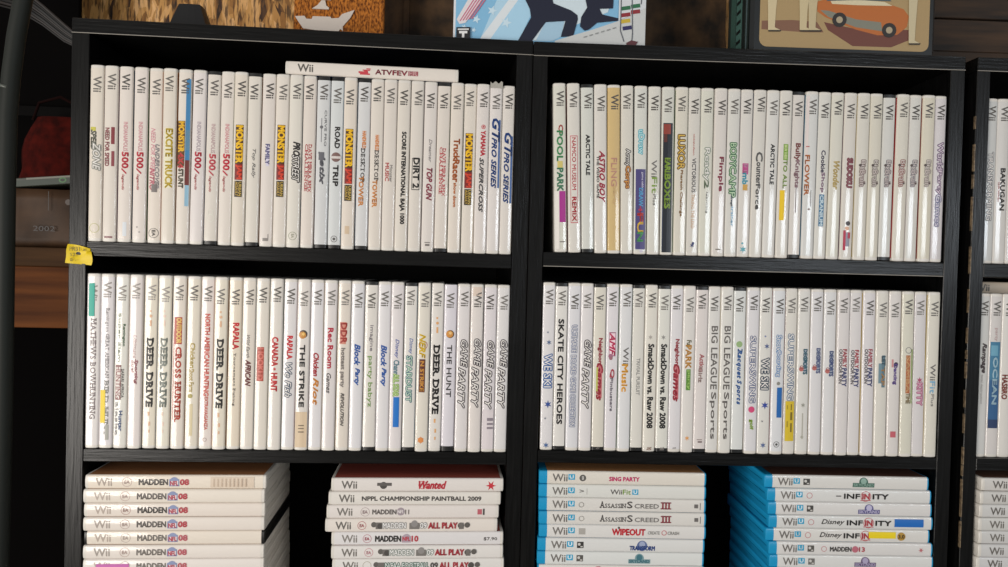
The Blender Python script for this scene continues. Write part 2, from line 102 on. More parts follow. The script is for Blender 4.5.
  (396.47,396.26,'#d8d4da',2,'orange globe emblem and thin black capitals',[('C',57.1,4.6,'#5a4630',0.2),('C',57.1,4,'#cc8a3c',-0.4),('S',56.0,3,'#e6c080',0.4),('T','THE HUNT',69.5,128.1,'#343230',5.4,-0.2,'')]),
  (411.39,411.4,'#dcd7d6',0,'slanted outlined capitals,fourth from the post',[('T','GAME',63.5,94.0,'#4a4448',7,1.4,'oi'),('T','PARTY',95.1,140.2,'#4a4448',7,-0.6,'oi')]),
  (426.47,426.65,'#dcd5d0',0,'slanted outlined capitals and a brownish top',[('T','GAME',62.1,92.6,'#4a4448',7,1.4,'oi'),('T','PARTY',93.7,138.9,'#4a4448',7,-0.6,'oi'),('r',3.3,13.5,-5,5,'#d6c4b6')]),
  (441.65,441.89,'#dcd6d8',0,'slanted outlined capitals with grey barcode sticker',[('T','GAME',64.0,94.5,'#4a4448',7,1.4,'oi'),('T','PARTY',95.7,140.9,'#4a4448',7,-0.6,'oi'),('K',142.1,186.5,-6,6,'#d9d0d2','pale barcode label'),('R',151.1,154.5,-1,6,'#8a8088'),('R',156.8,159.0,-1,6,'#8a8088'),('R',161.3,163.6,-1,6,'#8a8088')]),
  (456.65,456.65,'#dcd9d8',0,'slanted outlined capitals,touching the centre post',[('T','GAME',62.5,93.1,'#4a4448',7,1.4,'oi'),('T','PARTY',94.3,139.6,'#4a4448',7,-0.6,'oi')]),
 ],
 'R2': [
  (8.55,9.58,'#dcd9da',0,'blue outlined lettering between snowflakes,by the post',[('S',56.5,1.6,'#6a7484',-0.6),('S',67.9,3.4,'#55688a',0.8),('T','WE SKI',81.4,118.8,'#46679e',8.4,0.2,'o'),('S',138.0,4.6,'#2f4c94',1),('S',153.9,1.4,'#6a7484',-1.8),('s',184.4,3.8,'#4a6694',-0.2)]),
  (23.05,24.08,'#dcd9d4',1,'heavy black capitals filling the spine',[('T','SKATE CITY HEROES',41.5,160.4,'#222021',6,0,'b')]),
  (37.55,38.71,'#dad9dc',0,'blue-grey outlined capitals,very long title',[('T','ULTIMATE',47.9,78.5,'#77809c',5.6,0.6,'o'),('T','BOARD GAME',81.9,123.9,'#77809c',5.6,0.2,'o'),('T','COLLECTION',126.1,162.4,'#77809c',5.6,0,'o')]),
  (52.12,53.67,'#dcd8d8',0,'slanted outlined capitals,fourth from the centre post',[('T','GAME',64.6,95.2,'#4a4448',7,1.4,'oi'),('T','PARTY',96.3,141.7,'#4a4448',7,-0.6,'oi')]),
  (66.91,68.58,'#d9d4c8',1,'red lettering with yellow edge patch',[('T','Neighbor',62.0,90.4,'#9a3c44',5.4,0.8,'b'),('R',91.5,130.0,-0.6,3.6,'#c46a70'),('T','Games',90.4,132.3,'#a02c3a',7,1,'bi'),('t','THQ',185.9,187.9,'#8a8480',4.6,0,''),('R',94.9,122.1,-3,-1.2,'#b8b85a')]),
  (81.78,83.27,'#dbd7da',0,'hot pink letters in an oval,small grey words',[('R',54.8,82.1,-3.6,4,'#a06a80'),('R',56.0,80.9,-3,3.4,'#ecd2da'),('T','AMF',56.0,80.9,'#c8305c',6,0.2,'bi'),('C',82.1,2.6,'#a06a80',-1.6),('C',84.4,2,'#9a6a74',-1.4),('T','Q',96.8,107.0,'#b84a58',5,0.4,'b'),('T','Pinbusters',107.0,144.5,'#86808a',3,0,'b')]),
  (96.66,97.99,'#dadadb',0,'thin grey letters then orange capitals',[('T','Wii',71.5,90.8,'#6f6c6a',6,0.6,''),('T','Music',90.8,121.5,'#e0a034',6.6,-0.2,'b')]),
  (111.44,112.77,'#d9d6ce',1,'very thin grey widely spaced capitals',[('T','TRIVIAL PURSUIT',83.7,125.7,'#8c8b88',4,0.8,'')]),
  (126.3,127.63,'#dcd8ce',0,'black bold condensed letters and numerals,cream cap',[('S',59.5,3,'#a8a29c',-0.8),('T','SmackDown vs. Raw 2008',67.4,162.9,'#2a2928',6.4,0.3,'b'),('t','THQ',184.5,188.0,'#8a6a5a',6,0,'b')]),
  (140.99,142.29,'#dbdad2',1,'black bold condensed letters and numerals,darker cap',[('S',59.2,3,'#8f8e8a',-0.8),('T','SmackDown vs. Raw 2008',67.1,162.7,'#2a2928',6.4,0.3,'b'),('t','THQ',184.3,187.7,'#8a8480',5,0,'b')]),
  (155.49,156.79,'#dbd8da',0,'red lettering on a long red patch',[('T','Neighbor',61.1,89.5,'#9a3c44',5.4,0.8,'b'),('R',90.7,129.4,-0.6,3.6,'#c46a70'),('T','Games',89.5,131.7,'#a02c3a',7,1,'bi'),('t','THQ',184.2,186.3,'#8a8480',4.6,0,'')]),
  (169.99,171.29,'#dbd7d2',0,'orange letters and a lime green block',[('T','Fun',61.9,69.9,'#6c6a4a',5,0,'b'),('T','PARK',67.6,93.8,'#c08a3c',6.4,-0.4,'b'),('R',94.9,118.8,-2.6,2.4,'#5c8a34'),('T','party',96.1,117.7,'#a8d070',3.4,0,'b'),('s',173.5,3.2,'#d89a58',0)]),
  (184.49,185.79,'#dad3d0',1,'small rose and grey lettering',[('T','Action',77.5,96.9,'#b06a6c',5,0.6,'b'),('T','Girlz',92.3,109.4,'#9a8480',4.4,-0.6,'b'),('r',174.4,175.5,-3,3,'#9a8a88'),('r',176.6,178.4,-2,3,'#7a6a68')]),
  (198.99,200.29,'#dad8d4',0,'tall thin grey futuristic capitals,first of two',[('T','BIG LEAGUE',45.3,117.1,'#66615e',7.2,0.6,''),('T','Sports',120.5,174.1,'#66615e',7.2,0.2,'')]),
  (213.49,214.82,'#dad8d2',0,'tall thin grey futuristic capitals,second of two',[('T','BIG LEAGUE',44.9,116.8,'#66615e',7.2,0.6,''),('T','Sports',120.2,173.8,'#66615e',7.2,0.2,'')]),
  (228.28,229.55,'#d8dad8',1,'green ball and blue italic serif words',[('C',65.1,3.6,'#93b07a',0),('T','Racquet',70.8,103.9,'#2f5c98',6.6,0.2,'bis'),('T','Sports',106.2,133.6,'#2f5c98',6.2,0.2,'bis')]),
  (243.38,244.64,'#dad8da',0,'lilac outlined capitals with a pink ball',[('T','SUPER',55.6,93.3,'#6a7290',6,0.2,'o'),('T','SWING',94.5,131.0,'#6a7290',6.4,0.6,'o'),('C',139.0,3.6,'#d04a78',0),('T','golf',150.4,161.8,'#8aac3c',5,0,'b')]),
  (258.25,259.64,'#dad8d2',0,'dark outlined lettering between snowflakes',[('S',55.3,1.6,'#6a74a0',-0.4),('S',66.7,3.6,'#4f5f8a',1.6),('T','WE SKI',80.4,115.9,'#434e5c',8.4,0.2,'o'),('S',134.1,4.8,'#35489a',0.8),('S',152.4,1.4,'#6a6a74',-2),('s',179.8,3.8,'#5a6a94',-0.2)]),
  (273.08,274.64,'#dadbdd',0,'blue outlined letters and a solid blue sticker',[('T','Snow',53.8,74.4,'#6a8cb4',5.6,0.6,'o'),('T','Boarding',72.1,100.7,'#5a86b8',5.6,0,'o'),('C',108.7,2,'#8a8880',0.6),('K',113.3,147.6,-0.8,5,'#1d64ac','blue sticker'),('o',178.4,3.4,'#4a4a48',0),('c',178.4,1.4,'#4a4a48',0)]),
  (288.16,289.78,'#dad6ce',0,'blue-grey outlined capitals above a yellow label',[('T','SUPER',52.3,90.1,'#6f8096',6,0.2,'o'),('T','SWING',91.2,127.8,'#6f8096',6.4,0.6,'o'),('K',129.0,174.7,-4.6,5.4,'#d2b62c','yellow paper label'),('R',132.4,139.2,1.4,2.6,'#7a6820'),('R',141.5,150.7,1,3.4,'#7a6820'),('R',154.1,164.4,1.2,3,'#7a6820'),('R',133.5,138.1,-3,-2,'#a08a28'),('R',151.8,158.7,-3,-1.8,'#a08a28')]),
  (303.2,304.94,'#d9d7d2',0,'teal and red lettering with a grey scribble',[('R',69.1,96.6,-0.4,4.2,'#9aa2b0'),('T','DECA',69.1,85.2,'#34606e',4.6,2,'b'),('T','SPORTS',78.3,97.8,'#34606e',5,2,'b'),('C',92.0,2.6,'#b56a64',-2.4),('O',89.7,2,'#8a4444',-2.2),('S',133.2,3,'#9a9a90',0.4),('r',142.4,172.1,-0.4,1,'#b0ada2'),('c',169.8,1.6,'#a8a69a',0)]),
  (318.26,320.17,'#d9d7d8',0,'slate blue and red lettering,second of three',[('R',67.7,95.1,-0.4,4.2,'#9aa2b0'),('T','DECA',67.7,83.7,'#5a6288',4.6,2,'b'),('T','SPORTS',76.8,96.3,'#5a6288',5,2,'b'),('C',90.6,2.6,'#b56a64',-2.4),('O',88.3,2,'#8a4444',-2.2)]),
  (333.44,335.36,'#d9d8d8',0,'navy and dark red lettering,third of three',[('R',70.7,98.2,-0.4,4.2,'#9aa2b0'),('T','DECA',70.7,86.8,'#44507c',4.6,2,'b'),('T','SPORTS',79.9,99.4,'#44507c',5,2,'b'),('C',93.7,2.6,'#b56a64',-2.4),('O',91.4,2,'#8a4444',-2.2)]),
  (348.65,350.56,'#d9d4d2',0,'red and navy double line lettering,first of three',[('T','FAMILY',68.1,88.7,'#a84a54',4.6,1.8,'b'),('T','PARTY',89.9,110.5,'#454a78',5.2,1.6,'b'),('T','OUTDOOR FUN',68.1,107.1,'#6a6468',3.4,-3,'b')]),
  (363.63,365.72,'#d9d5d4',0,'red and navy double line lettering,second of three',[('T','FAMILY',68.9,89.6,'#b04a54',4.6,1.8,'b'),('T','PARTY',90.7,111.4,'#454a78',5.2,1.6,'b'),('T','OUTDOOR FUN',68.9,107.9,'#6a6468',3.4,-3,'b')]),
  (378.45,380.72,'#d9d5d6',0,'red and navy double line lettering,third of three',[('T','FAMILY',67.4,88.1,'#a8505c',4.6,1.8,'b'),('T','PARTY',89.2,109.9,'#454a78',5.2,1.6,'b'),('T','OUTDOOR FUN',67.4,106.5,'#6a6468',3.4,-3,'b')]),
  (393.41,395.74,'#d9d5cc',0,'grey-blue picture block with orange letters',[('R',83.2,106.1,-3.6,0,'#6f8a96'),('R',74.0,110.7,0,4,'#5f7a86'),('T','LET',75.1,85.5,'#3f5460',4.4,2,'b'),('T','TAP',87.8,108.4,'#b58a5a',4,1.6,'b')]),
  (408.44,410.89,'#d9d4d0',0,'violet script lettering and a small red mark',[('C',84.0,2.6,'#3c3450',1.6),('T','Dancing',84.0,107.0,'#5f4a8c',5.4,0.6,'b'),('R',78.2,87.4,-3.4,-1.4,'#c48a8a'),('s',163.3,3,'#b0404c',-0.6),('r',161.0,167.9,-3.4,3,'#c0606a')]),
  (423.66,426.29,'#d6d3c4',0,'grey ring,rust letters and a green edge',[('O',67.6,3.6,'#6c6a6c',0.8),('R',73.3,117.0,-2,3,'#b06a44'),('T','SAMBA',74.5,115.8,'#d8a878',4,0.4,'b'),('R',66.4,128.5,4.2,5.6,'#8aa05c'),('T','TIME',117.0,128.5,'#8a7a5a',4.4,0.8,'b')]),
  (439.02,440.95,'#d6d2d2',0,'dark pink outlined lettering with a bow',[('S',101.7,4,'#a84a6a',0.4),('T','KITTY',105.2,130.5,'#a8587a',6,0.8,'o','#d8a8bc')]),
  (454.45,455.45,'#d8d4c8',0,'thin grey letters and pale blue word by the post',[('T','Wii',83.0,101.4,'#6f6c6a',6,0,''),('T','Fit',102.5,116.4,'#7ab0d0',6,0,''),('T','Plus',117.5,131.3,'#8a8784',3.4,0.4,'')]),
 ],
}


# ------------------------------------------------------------------ materials
def lin(h):
    h = h.lstrip('#')
    c = [int(h[i:i+2], 16)/255 for i in (0, 2, 4)]
    return tuple(x/12.92 if x <= .04045 else ((x+.055)/1.055)**2.4 for x in c) + (1.0,)
_M = {}
def mat(hexc, rough=.5, spec=.5, coat=0.0, coat_rough=.2, metal=0.0, key=''):
    k = (hexc, rough, spec, coat, coat_rough, metal, key)
    if k in _M: return _M[k]
    m = bpy.data.materials.new('paint_' + hexc.lstrip('#'))
    m.use_nodes = True
    b = m.node_tree.nodes['Principled BSDF']
    b.inputs['Base Color'].default_value = lin(hexc)
    b.inputs['Roughness'].default_value = rough
    b.inputs['Specular IOR Level'].default_value = spec
    b.inputs['Metallic'].default_value = metal
    b.inputs['Coat Weight'].default_value = coat
    b.inputs['Coat Roughness'].default_value = coat_rough
    _M[k] = m
    return m
def ink(hexc): return mat(hexc, .55, .3, .35, .28)
def noise_mat(name, c1, c2, scale, stretch=(1, 1, 1), rough=.5, bump=.2, spec=.5, detail=6, lo=.35, hi=.65):
    m = bpy.data.materials.new(name); m.use_nodes = True
    nt = m.node_tree; N = nt.nodes; L = nt.links
    b = N['Principled BSDF']
    tc = N.new('ShaderNodeTexCoord'); mp = N.new('ShaderNodeMapping')
    mp.inputs['Scale'].default_value = stretch
    L.new(tc.outputs['Object'], mp.inputs['Vector'])
    n = N.new('ShaderNodeTexNoise'); n.inputs['Scale'].default_value = scale; n.inputs['Detail'].default_value = detail
    L.new(mp.outputs['Vector'], n.inputs['Vector'])
    r = N.new('ShaderNodeValToRGB')
    r.color_ramp.elements[0].position = lo; r.color_ramp.elements[0].color = lin(c1)
    r.color_ramp.elements[1].position = hi; r.color_ramp.elements[1].color = lin(c2)
    L.new(n.outputs['Fac'], r.inputs['Fac']); L.new(r.outputs['Color'], b.inputs['Base Color'])
    bp = N.new('ShaderNodeBump'); bp.inputs['Strength'].default_value = bump; bp.inputs['Distance'].default_value = .001
    L.new(n.outputs['Fac'], bp.inputs['Height']); L.new(bp.outputs['Normal'], b.inputs['Normal'])
    b.inputs['Roughness'].default_value = rough; b.inputs['Specular IOR Level'].default_value = spec
    return m
def osb_mat():
    m = bpy.data.materials.new('strand_board'); m.use_nodes = True
    nt = m.node_tree; N = nt.nodes; L = nt.links; b = N['Principled BSDF']
    tc = N.new('ShaderNodeTexCoord'); wn = N.new('ShaderNodeTexNoise'); wn.inputs['Scale'].default_value = 9
    add = N.new('ShaderNodeMixRGB'); add.blend_type = 'ADD'; add.inputs['Fac'].default_value = .035
    L.new(tc.outputs['Object'], wn.inputs['Vector']); L.new(tc.outputs['Object'], add.inputs['Color1']); L.new(wn.outputs['Color'], add.inputs['Color2'])
    def layer(sc, rot):
        mp = N.new('ShaderNodeMapping'); mp.inputs['Scale'].default_value = sc; mp.inputs['Rotation'].default_value = (0, rot, 0)
        v = N.new('ShaderNodeTexVoronoi'); v.inputs['Scale'].default_value = 1
        L.new(add.outputs['Color'], mp.inputs['Vector']); L.new(mp.outputs['Vector'], v.inputs['Vector'])
        s = N.new('ShaderNodeSeparateColor'); L.new(v.outputs['Color'], s.inputs['Color'])
        return s.outputs[0]
    a = layer((150, 20, 34), .3); c = layer((110, 20, 26), -.4)
    mx = N.new('ShaderNodeMath'); mx.operation = 'ADD'; L.new(a, mx.inputs[0]); L.new(c, mx.inputs[1])
    hf = N.new('ShaderNodeMath'); hf.operation = 'MULTIPLY'; hf.inputs[1].default_value = .5; L.new(mx.outputs[0], hf.inputs[0])
    r = N.new('ShaderNodeValToRGB'); e = r.color_ramp.elements
    e[0].position = .12; e[0].color = lin('#3c2210'); e[1].position = .9; e[1].color = lin('#e8b67c')
    x = e.new(.3); x.color = lin('#96662f'); x = e.new(.55); x.color = lin('#c89452')
    L.new(hf.outputs[0], r.inputs['Fac'])
    fn = N.new('ShaderNodeTexNoise'); fn.inputs['Scale'].default_value = 60; fn.inputs['Detail'].default_value = 8
    mp2 = N.new('ShaderNodeMapping'); mp2.inputs['Scale'].default_value = (3, 1, .5)
    L.new(tc.outputs['Object'], mp2.inputs['Vector']); L.new(mp2.outputs['Vector'], fn.inputs['Vector'])
    r2 = N.new('ShaderNodeValToRGB'); r2.color_ramp.elements[0].position = .40; r2.color_ramp.elements[0].color = lin('#2c180a')
    r2.color_ramp.elements[1].position = .50; r2.color_ramp.elements[1].color = (1, 1, 1, 1)
    L.new(fn.outputs['Fac'], r2.inputs['Fac'])
    ml = N.new('ShaderNodeMixRGB'); ml.blend_type = 'MULTIPLY'; ml.inputs['Fac'].default_value = .8
    L.new(r.outputs['Color'], ml.inputs['Color1']); L.new(r2.outputs['Color'], ml.inputs['Color2'])
    L.new(ml.outputs['Color'], b.inputs['Base Color'])
    b.inputs['Roughness'].default_value = .7
    return m
WOOD_V = noise_mat('black_laminate_vertical', '#060606', '#101010', 90, (4, 4, .25), .28, .35, .24)
WOOD_H = noise_mat('black_laminate_horizontal', '#060606', '#101010', 90, (.25, 4, 4), .28, .35, .24)
BANDING = mat('#8d8880', .5)  # pale tone stands for light caught along the worn lower edges
RAW = noise_mat('raw_chipboard', '#4a3e30', '#8a765c', 300)
SHELL_W = mat('#d8d3cb', .35, .5); SHELL_K = mat('#141414', .35, .5)
SHELL_B = mat('#1c93c4', .25, .5)

# ------------------------------------------------------------------ mesh builder
class MB:
    def __init__(s): s.v = []; s.f = []; s.m = []; s.mats = []
    def mi(s, m):
        if m not in s.mats: s.mats.append(m)
        return s.mats.index(m)
    def add(s, verts, faces, m):
        o = len(s.v); i = s.mi(m); s.v += [tuple(p) for p in verts]
        for f in faces: s.f.append([o+j for j in f]); s.m.append(i)
        return s
    def box(s, a, b, m, bev=0.0):
        (x0, y0, z0), (x1, y1, z1) = a, b
        if bev <= 0:
            vs = [(x, y, z) for z in (z0, z1) for y in (y0, y1) for x in (x0, x1)]
            return s.add(vs, [(0, 2, 3, 1), (4, 5, 7, 6), (0, 1, 5, 4), (2, 6, 7, 3), (0, 4, 6, 2), (1, 3, 7, 5)], m)
        e = bev; vs = []
        for (zz, d) in ((z0, e), (z0+e, 0), (z1-e, 0), (z1, e)):
            for (px, py) in ((x0+d, y0+e+d*.0), (x0+e, y0+d), (x1-e, y0+d), (x1-d, y0+e), (x1-d, y1-e), (x1-e, y1-d), (x0+e, y1-d), (x0+d, y1-e)):
                vs.append((px, py, zz))
        fs = [tuple(range(7, -1, -1)), tuple(range(24, 32))]
        for k in range(3):
            for i in range(8):
                j = (i+1) % 8; fs.append((k*8+i, k*8+j, k*8+8+j, k*8+8+i))
        return s.add(vs, fs, m)
    def prism(s, poly, y0, y1, m):            # polygon in (x,z), extruded along y
        n = len(poly)
        ar = sum(poly[i][0]*poly[(i+1) % n][1]-poly[(i+1) % n][0]*poly[i][1] for i in range(n))
        if ar < 0: poly = poly[::-1]
        vs = [(x, y0, z) for x, z in poly] + [(x, y1, z) for x, z in poly]
        fs = [tuple(range(n)), tuple(range(2*n-1, n-1, -1))] + [(i, i+n, (i+1) % n+n, (i+1) % n) for i in range(n)]
        return s.add(vs, fs, m)
    def tube(s, pts, r, m, n=10, cap=True):
        pts = [Vector(p) for p in pts]; vs = []; fs = []
        for i, p in enumerate(pts):
            d = (pts[min(i+1, len(pts)-1)]-pts[max(i-1, 0)]).normalized()
            a = d.orthogonal().normalized() if i == 0 else (A - d*A.dot(d)).normalized()
            A = a; b = d.cross(a); rr = r[i] if isinstance(r, (list, tuple)) else r
            for k in range(n):
                t = 2*math.pi*k/n; vs.append(p + (a*math.cos(t)+b*math.sin(t))*rr)
        for i in range(len(pts)-1):
            for k in range(n):
                k2 = (k+1) % n; fs.append((i*n+k, i*n+k2, (i+1)*n+k2, (i+1)*n+k))
        if cap: fs += [tuple(range(n-1, -1, -1)), tuple(range((len(pts)-1)*n, len(pts)*n))]
        return s.add(vs, fs, m)
    def mesh(s, name):
        me = bpy.data.meshes.new(name); me.from_pydata(s.v, [], s.f)
        for m in s.mats: me.materials.append(m)
        me.polygons.foreach_set('material_index', s.m); me.update()
        return me
    def build(s, name, parent=None, smooth=False):
        return obj(name, s.mesh(name), parent, smooth)
def obj(name, me, parent=None, smooth=False):
    o = bpy.data.objects.new(name, me); COL.objects.link(o)
    if parent: o.parent = parent
    if smooth:
        me.polygons.foreach_set('use_smooth', [True]*len(me.polygons))
    return o
def smooth_by_angle(me, deg=35):
    me.polygons.foreach_set('use_smooth', [True]*len(me.polygons))
    me.set_sharp_from_angle(angle=math.radians(deg))
def thing(name, label, cat, loc, rot=(0, 0, 0), group=None):
    o = bpy.data.objects.new(name, None); COL.objects.link(o); o.empty_display_size = .02
    o.location = loc; o.rotation_euler = rot; o['label'] = label; o['category'] = cat
    if group: o['group'] = group
    return o
def struct(o): o['kind'] = 'structure'; return o

# ------------------------------------------------------------------ the two bookcases' own frames (metres; x along the front, y into the case, z up)
FR = {'L': (Vector((-.45471, .80396, .01869+CAM_Z)), .0812), 'R': (Vector((.04322, .83922, .02170+CAM_Z)), .02934)}
def W(side, x, y, z):
    o, a = FR[side]
    return o + Vector((x*math.cos(a)-y*math.sin(a), x*math.sin(a)+y*math.cos(a), z))
def yaw(side): return FR[side][1]
TILT = {'L': .0042, 'R': 0.0}         # the left bookcase's loose shelves sag a little to the right
def sag(side, x): return -(x-.232)*TILT[side]

# ------------------------------------------------------------------ lettering
_T = {}
def raw_text(body, off, shear):
    k = (body, off, shear)
    if k in _T: return _T[k]
    c = bpy.data.curves.new('t', 'FONT'); c.body = body; c.offset = off; c.shear = shear; c.resolution_u = 2; c.dimensions = '2D'; c.fill_mode = 'FRONT'
    o = bpy.data.objects.new('t', c); me = bpy.data.meshes.new_from_object(o)
    bm = bmesh.new(); bm.from_mesh(me)               # cut into strips, so that the letters can follow a curved spine
    ys = [p.co.y for p in bm.verts]
    for q in (.2, .4, .6, .8):
        bmesh.ops.bisect_plane(bm, geom=bm.verts[:]+bm.edges[:]+bm.faces[:], plane_co=(0, min(ys)+(max(ys)-min(ys))*q, 0), plane_no=(0, 1, 0))
    bm.to_mesh(me); bm.free()
    v = [(p.co.x, p.co.y) for p in me.vertices]; f = [tuple(q.vertices) for q in me.polygons]
    # make every face look along +z of the text
    f2 = []
    for q in f:
        ar = sum(v[q[i]][0]*v[q[(i+1) % len(q)]][1]-v[q[(i+1) % len(q)]][0]*v[q[i]][1] for i in range(len(q)))
        f2.append(q if ar > 0 else q[::-1])
    bpy.data.objects.remove(o); bpy.data.curves.remove(c); bpy.data.meshes.remove(me)
    _T[k] = (v, f2); return _T[k]
S_TOP = {'B': [.12], 'D': [.12], 'E': [.12], 'F': [.12], 'H': [.1, .9], 'I': [.5], 'K': [.1, .85], 'L': [.12], 'M': [.1, .9], 'N': [.1, .9], 'P': [.12], 'R': [.12], 'U': [.1, .9], 'V': [.08, .92], 'W': [.06, .5, .94], 'Y': [.1, .9]}
S_BOT = {'A': [.06, .94], 'B': [.12], 'D': [.12], 'E': [.12], 'F': [.15], 'H': [.1, .9], 'I': [.5], 'K': [.1, .9], 'L': [.12], 'M': [.08, .92], 'N': [.1], 'P': [.15], 'R': [.12, .95], 'T': [.5], 'Y': [.5]}
def norm(v):
    x0 = min(p[0] for p in v); x1 = max(p[0] for p in v); y0 = min(p[1] for p in v); y1 = max(p[1] for p in v)
    return [((x-x0)/max(x1-x0, 1e-6), (y-y0)/max(y1-y0, 1e-6)) for x, y in v]
def text_uv(body, style, extra=0.0):
    off = 0.0; sh = .32 if 'i' in style else 0.0
    if 's' not in style:
        v, f = raw_text(body, off, sh); return norm(v), f
    V = []; F = []; x = 0.0
    for ch in body:
        if ch == ' ': x += .34; continue
        v, f = raw_text(ch, off, sh)
        x0 = min(p[0] for p in v); x1 = max(p[0] for p in v); w = x1-x0; o = len(V)
        V += [(p[0]-x0+x, p[1]) for p in v]; F += [tuple(i+o for i in q) for q in f]
        H = .72
        for tab, ya, yb in ((S_TOP, H-.09, H), (S_BOT, 0, .09)):
            for fx in tab.get(ch, ()):
                o = len(V); c = x+fx*w; V += [(c-.15, ya), (c+.15, ya), (c+.15, yb), (c-.15, yb)]; F.append((o, o+1, o+2, o+3))
        x += w+.13
    return norm(V), F

# ------------------------------------------------------------------ game case geometry (local: x thickness, y depth from spine, z height 0..190 mm)
H = .1915; DEP = .135; US = MM*H/.190
def spine_profile(t, r=.0022, bulge=.0005):
    h = t/2; pts = []
    for k in range(6):
        a = math.pi/2*k/5; pts.append((-h+r-r*math.cos(a), r+bulge-r*math.sin(a)))
    for q in (-.8, -.6, -.4, -.2, 0, .2, .4, .6, .8): pts.append(((h-r)*q*1.0, bulge*q*q))
    for k in range(6):
        a = math.pi/2*k/5; pts.append((h-r+r*math.sin(a), r+bulge-r*math.cos(a)))
    return pts
def spine_y(x, t, bulge=.0005):
    h = t/2; q = min(abs(x)/(h-.0022), 1.0); return bulge*q*q
_SH = {}
def shell_mesh(t, m):
    k = (t, m.name)
    if k in _SH: return _SH[k]
    h = t/2; front = spine_profile(t); s = .00035; e = DEP
    prof = front + [(h, e-.001), (h-.001, e), (s, e), (s, .008), (-s, .008), (-s, e), (-h+.001, e), (-h, e-.001)]
    n = len(prof); vs = []; b = MB()
    for z, ins in ((0, .0008), (.0008, 0), (H-.0008, 0), (H, .0008)):
        for x, y in prof:
            fx = 1-ins/h if abs(x) > .002 else 1
            vs.append((x*fx, y+(ins if y < .003 else (-ins if y > e-.002 else 0)), z))
    fs = []
    for r in range(3):
        for i in range(n):
            j = (i+1) % n; fs.append((r*n+i, r*n+j, (r+1)*n+j, (r+1)*n+i))
    b.add(vs, fs + [tuple(range(n-1, -1, -1)), tuple(range(3*n, 4*n))], m)
    # a shallow lip along the lid edge on both ends
    me = b.mesh('case_shell'); smooth_by_angle(me, 40); _SH[k] = me; return me
def sleeve_mesh(t, z0, z1):
    k = ('sl', t, z0, z1)
    if k in _SH: return _SH[k]
    o = .00012; front = [(x*(1+o/(t/2)), y-o) for x, y in spine_profile(t)]
    h = t/2+o; prof = [(-h, .129)] + front + [(h, .129)]
    n = len(prof); b = MB(); w = mat('#ffffff', .5); a = mat('#fffffe', .5)
    vs = [(x, y, z) for z in (z0, z1) for x, y in prof]
    for i in range(n-1):
        b.add([vs[i], vs[i+1], vs[n+i+1], vs[n+i]], [(0, 1, 2, 3)], a if i in (0, n-2) else w)
    me = b.mesh('paper_sleeve')
    # weld the seams between the strips so that the spine shades smoothly
    bm = bmesh.new(); bm.from_mesh(me); bmesh.ops.remove_doubles(bm, verts=bm.verts, dist=1e-6); bm.to_mesh(me); bm.free()
    smooth_by_angle(me, 50); _SH[k] = me; return me
